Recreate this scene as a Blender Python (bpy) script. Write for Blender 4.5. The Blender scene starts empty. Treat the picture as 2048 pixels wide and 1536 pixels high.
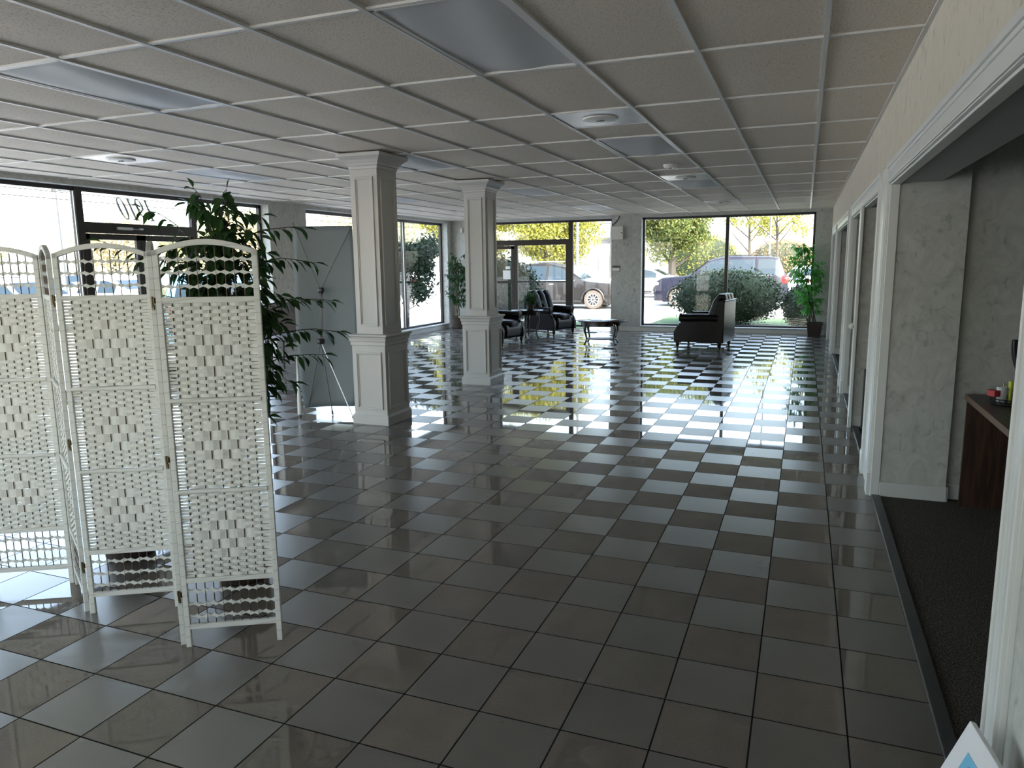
import bpy, bmesh, math, random
import numpy as np
from mathutils import Vector, Matrix

# ------------------------------------------------------------------ scene, camera, world, sun
S = bpy.context.scene
COL = S.collection
S.view_settings.view_transform = 'Standard'
S.view_settings.look = 'None'
S.view_settings.gamma = 1.0
S.view_settings.use_curve_mapping = False
S.view_settings.exposure = 1.08
EYE = 1.58
CEIL = 2.647
XR = 0.484        # right wall face
XL = -8.29        # left wall face
YF = 17.0         # far wall face
YB = -4.0         # wall behind the camera
GZ = -0.15        # outside ground

def rot_cam(yaw, pit, rol):
    cy, sy = math.cos(yaw), math.sin(yaw)
    cp, sp = math.cos(pit), math.sin(pit)
    cr, sr = math.cos(rol), math.sin(rol)
    Rz = Matrix(((cy, -sy, 0), (sy, cy, 0), (0, 0, 1)))
    Rx = Matrix(((1, 0, 0), (0, cp, -sp), (0, sp, cp)))
    Ry = Matrix(((cr, 0, sr), (0, 1, 0), (-sr, 0, cr)))
    return Rz @ Rx @ Ry
Rm = rot_cam(0.3767, -0.1618, 0.0120)
cd = bpy.data.cameras.new('camera')
cd.sensor_width = 36.0
cd.lens = 1472.7 * 36.0 / 2048.0
cd.clip_start = 0.05
cd.clip_end = 500
cam = bpy.data.objects.new('camera', cd)
COL.objects.link(cam)
M = Matrix.Identity(4)
for i in range(3):
    M[i][0] = Rm[i][0]; M[i][1] = Rm[i][2]; M[i][2] = -Rm[i][1]
M[2][3] = EYE
cam.matrix_world = M
S.camera = cam

W = bpy.data.worlds.new('sky'); S.world = W
W.use_nodes = True
nt = W.node_tree
for n in list(nt.nodes): nt.nodes.remove(n)
wo = nt.nodes.new('ShaderNodeOutputWorld'); bg = nt.nodes.new('ShaderNodeBackground')
sky = nt.nodes.new('ShaderNodeTexSky')
sky.sky_type = 'NISHITA'; sky.sun_disc = False
sky.sun_elevation = math.radians(36); sky.sun_rotation = math.radians(140)
sky.dust_density = 3.0; sky.air_density = 1.0; sky.ozone_density = 1.0
SKY_STRENGTH = 0.85
SUN_STRENGTH = 7.5
bg.inputs['Strength'].default_value = SKY_STRENGTH
hz = nt.nodes.new('ShaderNodeHueSaturation'); hz.inputs['Saturation'].default_value = 0.75      # hazy bright sky
nt.links.new(sky.outputs[0], hz.inputs['Color']); nt.links.new(hz.outputs[0], bg.inputs['Color']); nt.links.new(bg.outputs[0], wo.inputs['Surface'])

sl = bpy.data.lights.new('sun', 'SUN'); sl.energy = SUN_STRENGTH; sl.angle = 0.01
sl.color = (1.0, 0.93, 0.82)
so = bpy.data.objects.new('sun', sl); COL.objects.link(so)
sd = Vector((0.62, -0.78, 0.0)).normalized() * math.cos(math.radians(36)); sd.z = math.sin(math.radians(36))
so.rotation_euler = sd.to_track_quat('Z', 'Y').to_euler()
so.location = (20, -30, 30)

def portal(name, loc, rot, sx, sy):          # portals emit nothing; they only guide sky sampling
    l = bpy.data.lights.new(name, 'AREA'); l.shape = 'RECTANGLE'; l.size = sx; l.size_y = sy
    l.cycles.is_portal = True
    o = bpy.data.objects.new(name, l); COL.objects.link(o); o.location = loc; o.rotation_euler = rot
H90 = math.pi / 2
portal('window_portal', (-8.62, 3.1, 1.35), (0, -H90, 0), 2.5, 14.0)
portal('window_portal', (-8.62, 13.9, 1.35), (0, -H90, 0), 2.5, 5.7)
portal('window_portal', (-1.67, 17.33, 1.35), (-H90, 0, 0), 3.7, 2.5)
portal('window_portal', (-5.9, -4.35, 1.35), (H90, 0, 0), 4.6, 2.5)
portal('window_portal', (-1.6, -4.35, 1.9), (H90, 0, 0), 4.0, 1.4)
portal('window_portal', (-6.1, 17.33, 1.35), (-H90, 0, 0), 3.9, 2.5)
S.cycles.diffuse_bounces = 6
S.cycles.transparent_max_bounces = 24

# ------------------------------------------------------------------ mesh helpers
class MB:
    def __init__(s): s.v = []; s.f = []
    def add(s, vs, fs):
        b = len(s.v); s.v += [tuple(v) for v in vs]; s.f += [tuple(i + b for i in f) for f in fs]; return s
    def box(s, a, b):
        x0, y0, z0 = a; x1, y1, z1 = b
        if x0 > x1: x0, x1 = x1, x0
        if y0 > y1: y0, y1 = y1, y0
        if z0 > z1: z0, z1 = z1, z0
        return s.add([(x0,y0,z0),(x1,y0,z0),(x1,y1,z0),(x0,y1,z0),(x0,y0,z1),(x1,y0,z1),(x1,y1,z1),(x0,y1,z1)],
                     [(0,3,2,1),(4,5,6,7),(0,1,5,4),(1,2,6,5),(2,3,7,6),(3,0,4,7)])
    def obox(s, c, size, rot):
        c = Vector(c); hx, hy, hz = [q / 2 for q in size]
        vs = [c + rot @ Vector((x, y, z)) for z in (-hz, hz) for x, y in ((-hx,-hy),(hx,-hy),(hx,hy),(-hx,hy))]
        return s.add(vs, [(0,3,2,1),(4,5,6,7),(0,1,5,4),(1,2,6,5),(2,3,7,6),(3,0,4,7)])
    def bar(s, p0, p1, w, t, up=(0, 0, 1)):
        p0 = Vector(p0); p1 = Vector(p1); d = (p1 - p0); L = d.length; d.normalize()
        u = Vector(up); x = d.cross(u)
        if x.length < 1e-4: x = Vector((1, 0, 0))
        x.normalize(); u = x.cross(d)
        R = Matrix((x, d, u)).transposed()
        return s.obox((p0 + p1) / 2, (w, L, t), R)
    def tube(s, pts, rad, n=8, cap=True, sy=1.0):
        pts = [Vector(p) for p in pts]
        if not hasattr(rad, '__len__'): rad = [rad] * len(pts)
        vs = []; prev = None
        for i, p in enumerate(pts):
            d = (pts[min(i + 1, len(pts) - 1)] - pts[max(i - 1, 0)])
            if d.length < 1e-9: d = Vector((0, 0, 1))
            d.normalize()
            if prev is None:
                a = Vector((0, 0, 1)) if abs(d.z) < .9 else Vector((1, 0, 0))
                x = d.cross(a).normalized()
            else:
                x = prev - d * prev.dot(d)
                if x.length < 1e-6: x = d.cross(Vector((0, 1, 0)))
                x.normalize()
            prev = x; y = d.cross(x)
            for k in range(n):
                t = 2 * math.pi * k / n
                vs.append(p + x * math.cos(t) * rad[i] + y * math.sin(t) * rad[i] * sy)
        fs = []
        for i in range(len(pts) - 1):
            for k in range(n):
                fs.append((i*n+k, i*n+(k+1) % n, (i+1)*n+(k+1) % n, (i+1)*n+k))
        if cap:
            fs.append(tuple(range(n - 1, -1, -1))); fs.append(tuple((len(pts)-1)*n + k for k in range(n)))
        return s.add(vs, fs)
    def lathe(s, prof, n=24, c=(0, 0, 0), axis='z', sx=1.0, sy=1.0, cap=True):
        vs = []
        for r, h in prof:
            for k in range(n):
                t = 2 * math.pi * k / n; a, b = math.cos(t) * r * sx, math.sin(t) * r * sy
                if axis == 'z': p = (a, b, h)
                elif axis == 'x': p = (h, a, b)
                else: p = (b, h, a)
                vs.append((p[0]+c[0], p[1]+c[1], p[2]+c[2]))
        fs = []
        for i in range(len(prof) - 1):
            for k in range(n):
                fs.append((i*n+k, i*n+(k+1) % n, (i+1)*n+(k+1) % n, (i+1)*n+k))
        if cap:
            fs.append(tuple(range(n - 1, -1, -1))); fs.append(tuple((len(prof)-1)*n + k for k in range(n)))
        return s.add(vs, fs)
    def prism(s, poly, fn, t0, t1):            # fn(u, v, t) -> point
        n = len(poly)
        vs = [fn(u, v, t0) for u, v in poly] + [fn(u, v, t1) for u, v in poly]
        fs = [tuple(range(n - 1, -1, -1)), tuple(range(n, 2 * n))] + [(i, (i+1) % n, n+(i+1) % n, n+i) for i in range(n)]
        return s.add(vs, fs)
    def grid(s, fn, nu, nv):
        vs = [fn(i / nu, j / nv) for i in range(nu + 1) for j in range(nv + 1)]
        fs = [(i*(nv+1)+j, (i+1)*(nv+1)+j, (i+1)*(nv+1)+j+1, i*(nv+1)+j+1) for i in range(nu) for j in range(nv)]
        return s.add(vs, fs)
    def ball(s, c, r, nu=14, nv=8, p=1.0):
        rx, ry, rz = r if hasattr(r, '__len__') else (r, r, r)
        sg = lambda q: math.copysign(abs(q) ** p, q)
        vs = []
        for j in range(nv + 1):
            b = -H90 + math.pi * j / nv
            for i in range(nu):
                a = 2 * math.pi * i / nu
                vs.append((c[0]+rx*sg(math.cos(b))*sg(math.cos(a)), c[1]+ry*sg(math.cos(b))*sg(math.sin(a)), c[2]+rz*sg(math.sin(b))))
        fs = [(j*nu+i, j*nu+(i+1) % nu, (j+1)*nu+(i+1) % nu, (j+1)*nu+i) for j in range(nv) for i in range(nu)]
        return s.add(vs, fs)
    def build(s, name, m, parent=None, smooth=False, bevel=0.0, loc=None, sub=0, seg=2, recalc=True):
        me = bpy.data.meshes.new(name); me.from_pydata([tuple(v) for v in s.v], [], s.f); me.update()
        if recalc:
            b = bmesh.new(); b.from_mesh(me); bmesh.ops.recalc_face_normals(b, faces=b.faces); b.to_mesh(me); b.free()
        if smooth:
            me.polygons.foreach_set('use_smooth', [True] * len(me.polygons))
            try: me.set_sharp_from_angle(angle=math.radians(40))
            except Exception: pass
        me.materials.append(m)
        o = bpy.data.objects.new(name, me); COL.objects.link(o)
        if parent: o.parent = parent
        if loc: o.location = loc
        if bevel:
            md = o.modifiers.new('bevel', 'BEVEL'); md.width = bevel; md.segments = seg; md.limit_method = 'ANGLE'; md.angle_limit = math.radians(35)
        if sub:
            md = o.modifiers.new('sub', 'SUBSURF'); md.levels = sub; md.render_levels = sub
        return o

def thing(name, label, cat, loc=(0, 0, 0), rz=0.0, group=None):
    o = bpy.data.objects.new(name, None); COL.objects.link(o)
    o.location = loc; o.rotation_euler = (0, 0, rz); o.empty_display_size = 0.1
    o['label'] = label; o['category'] = cat
    if group: o['group'] = group
    return o
def tag(o, label, cat, group=None, kind=None):
    o['label'] = label; o['category'] = cat
    if group: o['group'] = group
    if kind: o['kind'] = kind
    return o
def struct(o): o['kind'] = 'structure'; return o
def dup(root, loc=None, rz=None, label=None, group=None):
    r = root.copy(); COL.objects.link(r)
    if loc is not None: r.location = loc
    if rz is not None: r.rotation_euler = (0, 0, rz)
    if label: r['label'] = label
    if group: r['group'] = group
    for ch in list(root.children):
        c = ch.copy(); COL.objects.link(c); c.parent = r
        for g in list(ch.children):
            d = g.copy(); COL.objects.link(d); d.parent = c
    return r

# ------------------------------------------------------------------ materials
def newmat(name):
    m = bpy.data.materials.new(name); m.use_nodes = True
    return m, m.node_tree, m.node_tree.nodes['Principled BSDF']
def mat(name, col, rough=0.6, metal=0.0, var=0.0, scale=8.0, bump=0.0, bscale=60.0, spec=0.5, stretch=(1, 1, 1), coat=0.0, trans=0.0):
    m, t, b = newmat(name)
    b.inputs['Roughness'].default_value = rough; b.inputs['Metallic'].default_value = metal
    b.inputs['Specular IOR Level'].default_value = spec
    b.inputs['Coat Weight'].default_value = coat
    tc = t.nodes.new('ShaderNodeTexCoord'); mp = t.nodes.new('ShaderNodeMapping'); mp.inputs['Scale'].default_value = stretch
    t.links.new(tc.outputs['Object'], mp.inputs['Vector'])
    nz = t.nodes.new('ShaderNodeTexNoise'); nz.inputs['Scale'].default_value = scale; nz.inputs['Detail'].default_value = 5
    t.links.new(mp.outputs[0], nz.inputs['Vector'])
    mx = t.nodes.new('ShaderNodeMixRGB')
    v = max(var, 0.02)
    mx.inputs[1].default_value = tuple(c * (1 - v) for c in col) + (1,)
    mx.inputs[2].default_value = tuple(min(1, c * (1 + v)) for c in col) + (1,)
    t.links.new(nz.outputs['Fac'], mx.inputs[0]); t.links.new(mx.outputs[0], b.inputs['Base Color'])
    if bump:
        n2 = t.nodes.new('ShaderNodeTexNoise'); n2.inputs['Scale'].default_value = bscale; n2.inputs['Detail'].default_value = 3
        t.links.new(mp.outputs[0], n2.inputs['Vector'])
        bp = t.nodes.new('ShaderNodeBump'); bp.inputs['Strength'].default_value = bump; bp.inputs['Distance'].default_value = 0.004
        t.links.new(n2.outputs['Fac'], bp.inputs['Height']); t.links.new(bp.outputs[0], b.inputs['Normal'])
    return m
def leafmat(name, c1, c2, rough=0.5, trans=0.35):
    m, t, b = newmat(name)
    g = t.nodes.new('ShaderNodeNewGeometry'); mx = t.nodes.new('ShaderNodeMixRGB')
    mx.inputs[1].default_value = tuple(c1) + (1,); mx.inputs[2].default_value = tuple(c2) + (1,)
    t.links.new(g.outputs['Random Per Island'], mx.inputs[0]); t.links.new(mx.outputs[0], b.inputs['Base Color'])
    b.inputs['Roughness'].default_value = rough
    tr = t.nodes.new('ShaderNodeBsdfTranslucent'); t.links.new(mx.outputs[0], tr.inputs['Color'])
    ms = t.nodes.new('ShaderNodeMixShader'); ms.inputs[0].default_value = trans
    out = t.nodes['Material Output']
    t.links.new(b.outputs[0], ms.inputs[1]); t.links.new(tr.outputs[0], ms.inputs[2]); t.links.new(ms.outputs[0], out.inputs['Surface'])
    return m
def glassmat(name, tint=(0.93, 0.97, 0.96)):
    m = bpy.data.materials.new(name); m.use_nodes = True; t = m.node_tree
    t.nodes.remove(t.nodes['Principled BSDF'])
    tr = t.nodes.new('ShaderNodeBsdfTransparent'); tr.inputs[0].default_value = tint + (1,)
    gl = t.nodes.new('ShaderNodeBsdfGlossy'); gl.inputs['Roughness'].default_value = 0.0
    fr = t.nodes.new('ShaderNodeFresnel'); fr.inputs['IOR'].default_value = 1.5
    ms = t.nodes.new('ShaderNodeMixShader')
    t.links.new(fr.outputs[0], ms.inputs[0]); t.links.new(tr.outputs[0], ms.inputs[1]); t.links.new(gl.outputs[0], ms.inputs[2])
    t.links.new(ms.outputs[0], t.nodes['Material Output'].inputs['Surface'])
    return m

def floor_mat():
    m, t, b = newmat('polished floor tile')
    N = t.nodes.new; L = t.links.new
    tc = N('ShaderNodeTexCoord'); sp = N('ShaderNodeSeparateXYZ'); L(tc.outputs['Object'], sp.inputs[0])
    s = 0.3048
    def mth(op, a, bb=None, c=None):
        n = N('ShaderNodeMath'); n.operation = op
        for i, q in enumerate((a, bb, c)):
            if q is None: continue
            if isinstance(q, (int, float)): n.inputs[i].default_value = q
            else: L(q, n.inputs[i])
        return n.outputs[0]
    u = mth('DIVIDE', mth('ADD', sp.outputs[0], 1.0116 + s * 60), s)
    v = mth('DIVIDE', mth('ADD', sp.outputs[1], -3.1105 + s * 60), s)
    fu = mth('FLOOR', u); fv = mth('FLOOR', v)
    ru = mth('FRACT', u); rv = mth('FRACT', v)
    eu = mth('MINIMUM', ru, mth('SUBTRACT', 1.0, ru)); ev = mth('MINIMUM', rv, mth('SUBTRACT', 1.0, rv))
    e = mth('MINIMUM', eu, ev)
    grout = mth('LESS_THAN', e, 0.0095)
    par = mth('MODULO', mth('ADD', fu, fv), 2.0)            # 0: satin tile, 1: polished tile
    cmb = N('ShaderNodeCombineXYZ'); L(fu, cmb.inputs[0]); L(fv, cmb.inputs[1])
    wn = N('ShaderNodeTexWhiteNoise'); wn.noise_dimensions = '3D'; L(cmb.outputs[0], wn.inputs['Vector'])
    nz = N('ShaderNodeTexNoise'); nz.inputs['Scale'].default_value = 120; nz.inputs['Detail'].default_value = 2; L(tc.outputs['Object'], nz.inputs['Vector'])
    nl = N('ShaderNodeTexNoise'); nl.inputs['Scale'].default_value = 5; nl.inputs['Detail'].default_value = 4; L(tc.outputs['Object'], nl.inputs['Vector'])
    c = N('ShaderNodeMixRGB'); c.inputs[1].default_value = (0.108, 0.099, 0.089, 1); c.inputs[2].default_value = (0.158, 0.139, 0.119, 1); L(par, c.inputs[0])
    c2 = N('ShaderNodeMixRGB'); c2.blend_type = 'MULTIPLY'; c2.inputs[0].default_value = 1.0; L(c.outputs[0], c2.inputs[1])
    vr = mth('ADD', mth('MULTIPLY', wn.outputs['Value'], 0.16), mth('ADD', mth('MULTIPLY', nz.outputs['Fac'], 0.35), mth('MULTIPLY', nl.outputs['Fac'], 0.35)))
    vr = mth('ADD', vr, 0.55); L(vr, c2.inputs[2])
    c3 = N('ShaderNodeMixRGB'); L(grout, c3.inputs[0]); L(c2.outputs[0], c3.inputs[1]); c3.inputs[2].default_value = (0.018, 0.017, 0.016, 1)
    L(c3.outputs[0], b.inputs['Base Color'])
    b.inputs['IOR'].default_value = 1.85
    r = mth('MULTIPLY_ADD', par, -0.245, 0.28)              # satin 0.28, polished 0.035
    r = mth('ADD', r, mth('MULTIPLY', mth('SUBTRACT', nl.outputs['Fac'], 0.5), 0.03))
    r = mth('MAXIMUM', r, mth('MULTIPLY', grout, 0.85)); L(r, b.inputs['Roughness'])
    L(mth('MAXIMUM', 0.0, mth('SUBTRACT', mth('MULTIPLY_ADD', par, -0.50, 0.86), grout)), b.inputs['Specular IOR Level'])
    g = N('ShaderNodeNewGeometry'); vs = N('ShaderNodeVectorMath'); vs.operation = 'SUBTRACT'; L(wn.outputs['Color'], vs.inputs[0]); vs.inputs[1].default_value = (.5, .5, .5)
    sc = N('ShaderNodeVectorMath'); sc.operation = 'MULTIPLY'; L(vs.outputs[0], sc.inputs[0]); sc.inputs[1].default_value = (0.006, 0.006, 0)
    ad = N('ShaderNodeVectorMath'); ad.operation = 'ADD'; L(g.outputs['Normal'], ad.inputs[0]); L(sc.outputs[0], ad.inputs[1])
    no = N('ShaderNodeVectorMath'); no.operation = 'NORMALIZE'; L(ad.outputs[0], no.inputs[0])
    bp = N('ShaderNodeBump'); bp.inputs['Distance'].default_value = 0.0015; bp.inputs['Strength'].default_value = 0.6; bp.invert = True
    L(mth('MAXIMUM', grout, 0.0), bp.inputs['Height']); L(no.outputs[0], bp.inputs['Normal'])
    L(bp.outputs[0], b.inputs['Normal'])
    return m

def wallpaper_mat(name, col, mott=0.14):
    m, t, b = newmat(name); N = t.nodes.new; L = t.links.new
    tc = N('ShaderNodeTexCoord')
    mp = N('ShaderNodeMapping'); mp.inputs['Scale'].default_value = (1, 1, 0.8); L(tc.outputs['Object'], mp.inputs['Vector'])
    n1 = N('ShaderNodeTexNoise'); n1.inputs['Scale'].default_value = 7; n1.inputs['Detail'].default_value = 8; n1.inputs['Roughness'].default_value = .7; n1.inputs['Distortion'].default_value = 1.5
    L(mp.outputs[0], n1.inputs['Vector'])
    n2 = N('ShaderNodeTexNoise'); n2.inputs['Scale'].default_value = 13; n2.inputs['Detail'].default_value = 7; n2.inputs['Distortion'].default_value = 1.2; L(mp.outputs[0], n2.inputs['Vector'])
    r1 = N('ShaderNodeValToRGB'); r1.color_ramp.elements[0].position = .3; r1.color_ramp.elements[1].position = .7
    r1.color_ramp.elements[0].color = tuple(c * (1 - mott) for c in col) + (1,); r1.color_ramp.elements[1].color = tuple(min(1, c * (1 + mott)) for c in col) + (1,)
    L(n1.outputs['Fac'], r1.inputs[0])
    r2 = N('ShaderNodeValToRGB'); r2.color_ramp.elements[0].position = .30; r2.color_ramp.elements[1].position = .42
    r2.color_ramp.elements[0].color = (.74, .74, .72, 1); r2.color_ramp.elements[1].color = (1, 1, 1, 1); L(n2.outputs['Fac'], r2.inputs[0])
    mx = N('ShaderNodeMixRGB'); mx.blend_type = 'MULTIPLY'; mx.inputs[0].default_value = 1; L(r1.outputs[0], mx.inputs[1]); L(r2.outputs[0], mx.inputs[2])
    L(mx.outputs[0], b.inputs['Base Color']); b.inputs['Roughness'].default_value = .75
    return m

def wood_mat(name, c1, c2, rough=.4, axis=2, scale=9):
    m, t, b = newmat(name); N = t.nodes.new; L = t.links.new
    tc = N('ShaderNodeTexCoord'); mp = N('ShaderNodeMapping')
    sc = [scale * 3] * 3; sc[axis] = scale * .25; mp.inputs['Scale'].default_value = sc; L(tc.outputs['Object'], mp.inputs['Vector'])
    n = N('ShaderNodeTexNoise'); n.inputs['Scale'].default_value = 1.6; n.inputs['Detail'].default_value = 7; n.inputs['Distortion'].default_value = .6; L(mp.outputs[0], n.inputs['Vector'])
    r = N('ShaderNodeValToRGB'); r.color_ramp.elements[0].position = .35; r.color_ramp.elements[1].position = .65
    r.color_ramp.elements[0].color = tuple(c1) + (1,); r.color_ramp.elements[1].color = tuple(c2) + (1,)
    L(n.outputs['Fac'], r.inputs[0]); L(r.outputs[0], b.inputs['Base Color']); b.inputs['Roughness'].default_value = rough
    return m

def ceiling_mat():
    m, t, b = newmat('acoustic ceiling tile'); N = t.nodes.new; L = t.links.new
    tc = N('ShaderNodeTexCoord')
    vo = N('ShaderNodeTexNoise'); vo.inputs['Scale'].default_value = 95; vo.inputs['Detail'].default_value = 2; L(tc.outputs['Object'], vo.inputs['Vector'])
    r = N('ShaderNodeValToRGB'); r.color_ramp.elements[0].position = .33; r.color_ramp.elements[1].position = .46
    r.color_ramp.elements[0].color = (.50, .45, .39, 1); r.color_ramp.elements[1].color = (.76, .685, .59, 1); L(vo.outputs['Fac'], r.inputs[0])
    L(r.outputs[0], b.inputs['Base Color'])
    bp = N('ShaderNodeBump'); bp.inputs['Strength'].default_value = .35; bp.inputs['Distance'].default_value = .002; L(vo.outputs['Fac'], bp.inputs['Height']); L(bp.outputs[0], b.inputs['Normal'])
    b.inputs['Roughness'].default_value = .8
    b.inputs['Specular IOR Level'].default_value = .35
    return m

def carpet_mat():
    m, t, b = newmat('dark speckled carpet'); N = t.nodes.new; L = t.links.new
    tc = N('ShaderNodeTexCoord'); n = N('ShaderNodeTexNoise'); n.inputs['Scale'].default_value = 150; n.inputs['Detail'].default_value = 2; L(tc.outputs['Object'], n.inputs['Vector'])
    r = N('ShaderNodeValToRGB'); r.color_ramp.elements[0].position = .40; r.color_ramp.elements[1].position = .70
    r.color_ramp.elements[0].color = (.035, .031, .027, 1); r.color_ramp.elements[1].color = (.17, .155, .135, 1); L(n.outputs['Fac'], r.inputs[0]); L(r.outputs[0], b.inputs['Base Color'])
    bp = N('ShaderNodeBump'); bp.inputs['Strength'].default_value = .8; bp.inputs['Distance'].default_value = .004; L(n.outputs['Fac'], bp.inputs['Height']); L(bp.outputs[0], b.inputs['Normal'])
    b.inputs['Roughness'].default_value = .95; b.inputs['Specular IOR Level'].default_value = .1
    return m

def wrap_mat(name, col):                      # paper-wrapped posts: fine seams along the post
    m, t, b = newmat(name); N = t.nodes.new; L = t.links.new
    tc = N('ShaderNodeTexCoord'); mp = N('ShaderNodeMapping'); mp.inputs['Rotation'].default_value = (0.03, .12, 0); L(tc.outputs['Object'], mp.inputs['Vector'])
    w = N('ShaderNodeTexWave'); w.wave_type = 'BANDS'; w.bands_direction = 'Z'; w.inputs['Scale'].default_value = 7; w.inputs['Distortion'].default_value = 1.5; w.inputs['Detail'].default_value = 1
    L(mp.outputs[0], w.inputs['Vector'])
    r = N('ShaderNodeValToRGB'); r.color_ramp.elements[0].position = .0; r.color_ramp.elements[1].position = .05
    r.color_ramp.elements[0].color = tuple(c * .78 for c in col) + (1,); r.color_ramp.elements[1].color = tuple(col) + (1,)
    L(w.outputs['Fac'], r.inputs[0]); L(r.outputs[0], b.inputs['Base Color']); b.inputs['Roughness'].default_value = .7
    return m

def asphalt_mat():
    m, t, b = newmat('parking lot concrete'); N = t.nodes.new; L = t.links.new
    tc = N('ShaderNodeTexCoord'); n = N('ShaderNodeTexNoise'); n.inputs['Scale'].default_value = .5; n.inputs['Detail'].default_value = 8; L(tc.outputs['Object'], n.inputs['Vector'])
    r = N('ShaderNodeValToRGB'); r.color_ramp.elements[0].color = (.40, .39, .37, 1); r.color_ramp.elements[1].color = (.56, .545, .52, 1); L(n.outputs['Fac'], r.inputs[0])
    L(r.outputs[0], b.inputs['Base Color']); b.inputs['Roughness'].default_value = .85
    return m

M_FLOOR = floor_mat()
M_CEIL = ceiling_mat()
M_WALL = wallpaper_mat('marbled grey wallpaper', (.47, .475, .445), .18)
M_WALLR = wallpaper_mat('beige upper wallpaper', (.60, .55, .465), .06)
M_WHITE = mat('white trim paint', (.66, .67, .65), .35)
M_BASEB = mat('baseboard paint', (.56, .57, .55), .45)
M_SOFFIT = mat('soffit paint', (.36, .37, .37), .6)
M_COLUMN = mat('cream column paint', (.49, .48, .455), .4)
M_BRONZE = mat('dark bronze frame', (.020, .018, .017), .35, .3)
M_BRONZE2 = mat('brown bronze frame', (.028, .022, .018), .45, .2, spec=.3)
M_ALU = mat('bare aluminium', (.55, .56, .57), .35, .8)
M_GLASS = glassmat('window glass')
M_GRID = mat('ceiling grid enamel', (.62, .61, .58), .4)
M_LENS = mat('milky light diffuser', (.58, .59, .60), .58, .0, spec=.35)
M_STEEL = mat('brushed steel vent', (.27, .255, .23), .30, .6)
M_WHITEPL = mat('white plastic', (.66, .65, .60), .4)
M_CARPET = carpet_mat()
M_THRESH = mat('worn dark threshold', (.045, .045, .048), .4, var=.5, scale=14, stretch=(1, .6, 1))
M_PAPER = mat('white woven paper', (.62, .645, .625), .65, var=.07, scale=30)
M_WRAP = wrap_mat('paper wrapped frame', (.61, .635, .62))
M_ROD = mat('brown stained rod', (.07, .048, .032), .6)
M_RODW = mat('pale rod', (.42, .36, .30), .6)
M_HINGE = mat('tarnished brass', (.10, .075, .035), .4, .8)
M_LEATHER = mat('dark brown leather', (.006, .004, .004), .28, var=.3, bump=.1, bscale=120, spec=.13)
M_DARKWOOD = wood_mat('near black wood', (.012, .007, .005), (.030, .016, .011), .22)
M_DESK = wood_mat('walnut desk laminate', (.020, .008, .004), (.060, .026, .013), .45)
M_DESKTOP = mat('dark desk top', (.022, .016, .013), .35)
M_EDGE = mat('desk edge banding', (.13, .080, .055), .45)
M_BANNER = mat('grey banner back', (.16, .19, .205), .6)
M_BLACK = mat('black plastic', (.012, .012, .013), .4)
M_GREYMET = mat('grey rod', (.10, .105, .11), .5, .0)
M_LEAF = leafmat('ficus leaf', (.012, .045, .012), (.035, .10, .020), .42, .30)
M_LEAF2 = leafmat('bright ficus leaf', (.05, .22, .04), (.13, .42, .07), .5, .6)
M_STEM = mat('plant stem', (.06, .045, .03), .8)
M_FERN = leafmat('fern leaf', (.015, .05, .015), (.05, .12, .03), .6, .3)
M_POT = mat('dark brown pot', (.030, .018, .014), .5)
M_BASKET = mat('brown wicker pot', (.04, .026, .017), .8, var=.5, scale=60, bump=1, bscale=70)
M_SOIL = mat('potting soil', (.02, .014, .010), .95)
M_GRASS = mat('lawn', (.05, .10, .03), .95, var=.5, scale=12, bump=.8, bscale=60)
M_LOT = asphalt_mat()
M_CURB = mat('concrete curb', (.5, .5, .48), .8)
M_BRICK = mat('outer wall render', (.40, .36, .31), .85, var=.2, scale=6)
M_TIRE = mat('dusty tyre rubber', (.075, .06, .05), .9)
M_RIM = mat('alloy wheel', (.34, .34, .35), .4, .4)
M_CARGLASS = mat('tinted car glass', (.012, .022, .030), .06, spec=.4)
M_RED = mat('red tail lamp', (.50, .012, .012), .2)
M_LAMPW = mat('clear headlamp', (.80, .82, .84), .15)
M_CHROME = mat('chrome trim', (.75, .76, .78), .15, 1.0)
M_TREE = leafmat('sunlit tree leaf', (.11, .13, .015), (.26, .24, .035), .6, .35)
M_TREE2 = leafmat('green tree leaf', (.035, .07, .018), (.15, .16, .03), .6, .35)
M_TREE3 = leafmat('rusty autumn leaf', (.22, .12, .05), (.42, .27, .12), .7, .35)
M_PALE = leafmat('haze paled autumn leaf', (.22, .24, .12), (.40, .38, .20), .7, .35)  # autumn leaf, its colour lightened for the washed-out haze over the left trees
M_PALE2 = leafmat('haze paled straw leaf', (.34, .28, .16), (.46, .40, .24), .7, .35)  # straw tone of the same leaf, haze also put into the colour
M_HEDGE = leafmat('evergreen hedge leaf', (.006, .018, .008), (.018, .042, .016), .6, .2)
M_BARK = mat('tree bark', (.032, .027, .022), .9, var=.3)
M_POLE = mat('grey pole', (.075, .08, .085), .6)
def paint(name, c, r=.3): return mat(name, c, r, spec=.2, coat=.0)

# ------------------------------------------------------------------ room shell
struct(MB().add([(XL-.2, YB-.2, 0), (XR+.03, YB-.2, 0), (XR+.03, YF+.2, 0), (XL-.2, YF+.2, 0)], [(0, 1, 2, 3)]).build('floor', M_FLOOR))
b = MB(); b.box((XR+.02, YB, -.02), (4.2, YF+.2, .006)); struct(b.build('floor_carpet', M_CARPET))
b = MB()
for y0, y1 in ((1.985, 5.36), (6.04, 9.49), (10.2, 13.55), (14.25, 16.0)):
    b.box((XR+.004, y0, 0), (XR+.060, y1, .013))
o = b.build('trim_1', M_THRESH, bevel=.005); struct(o)

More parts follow.
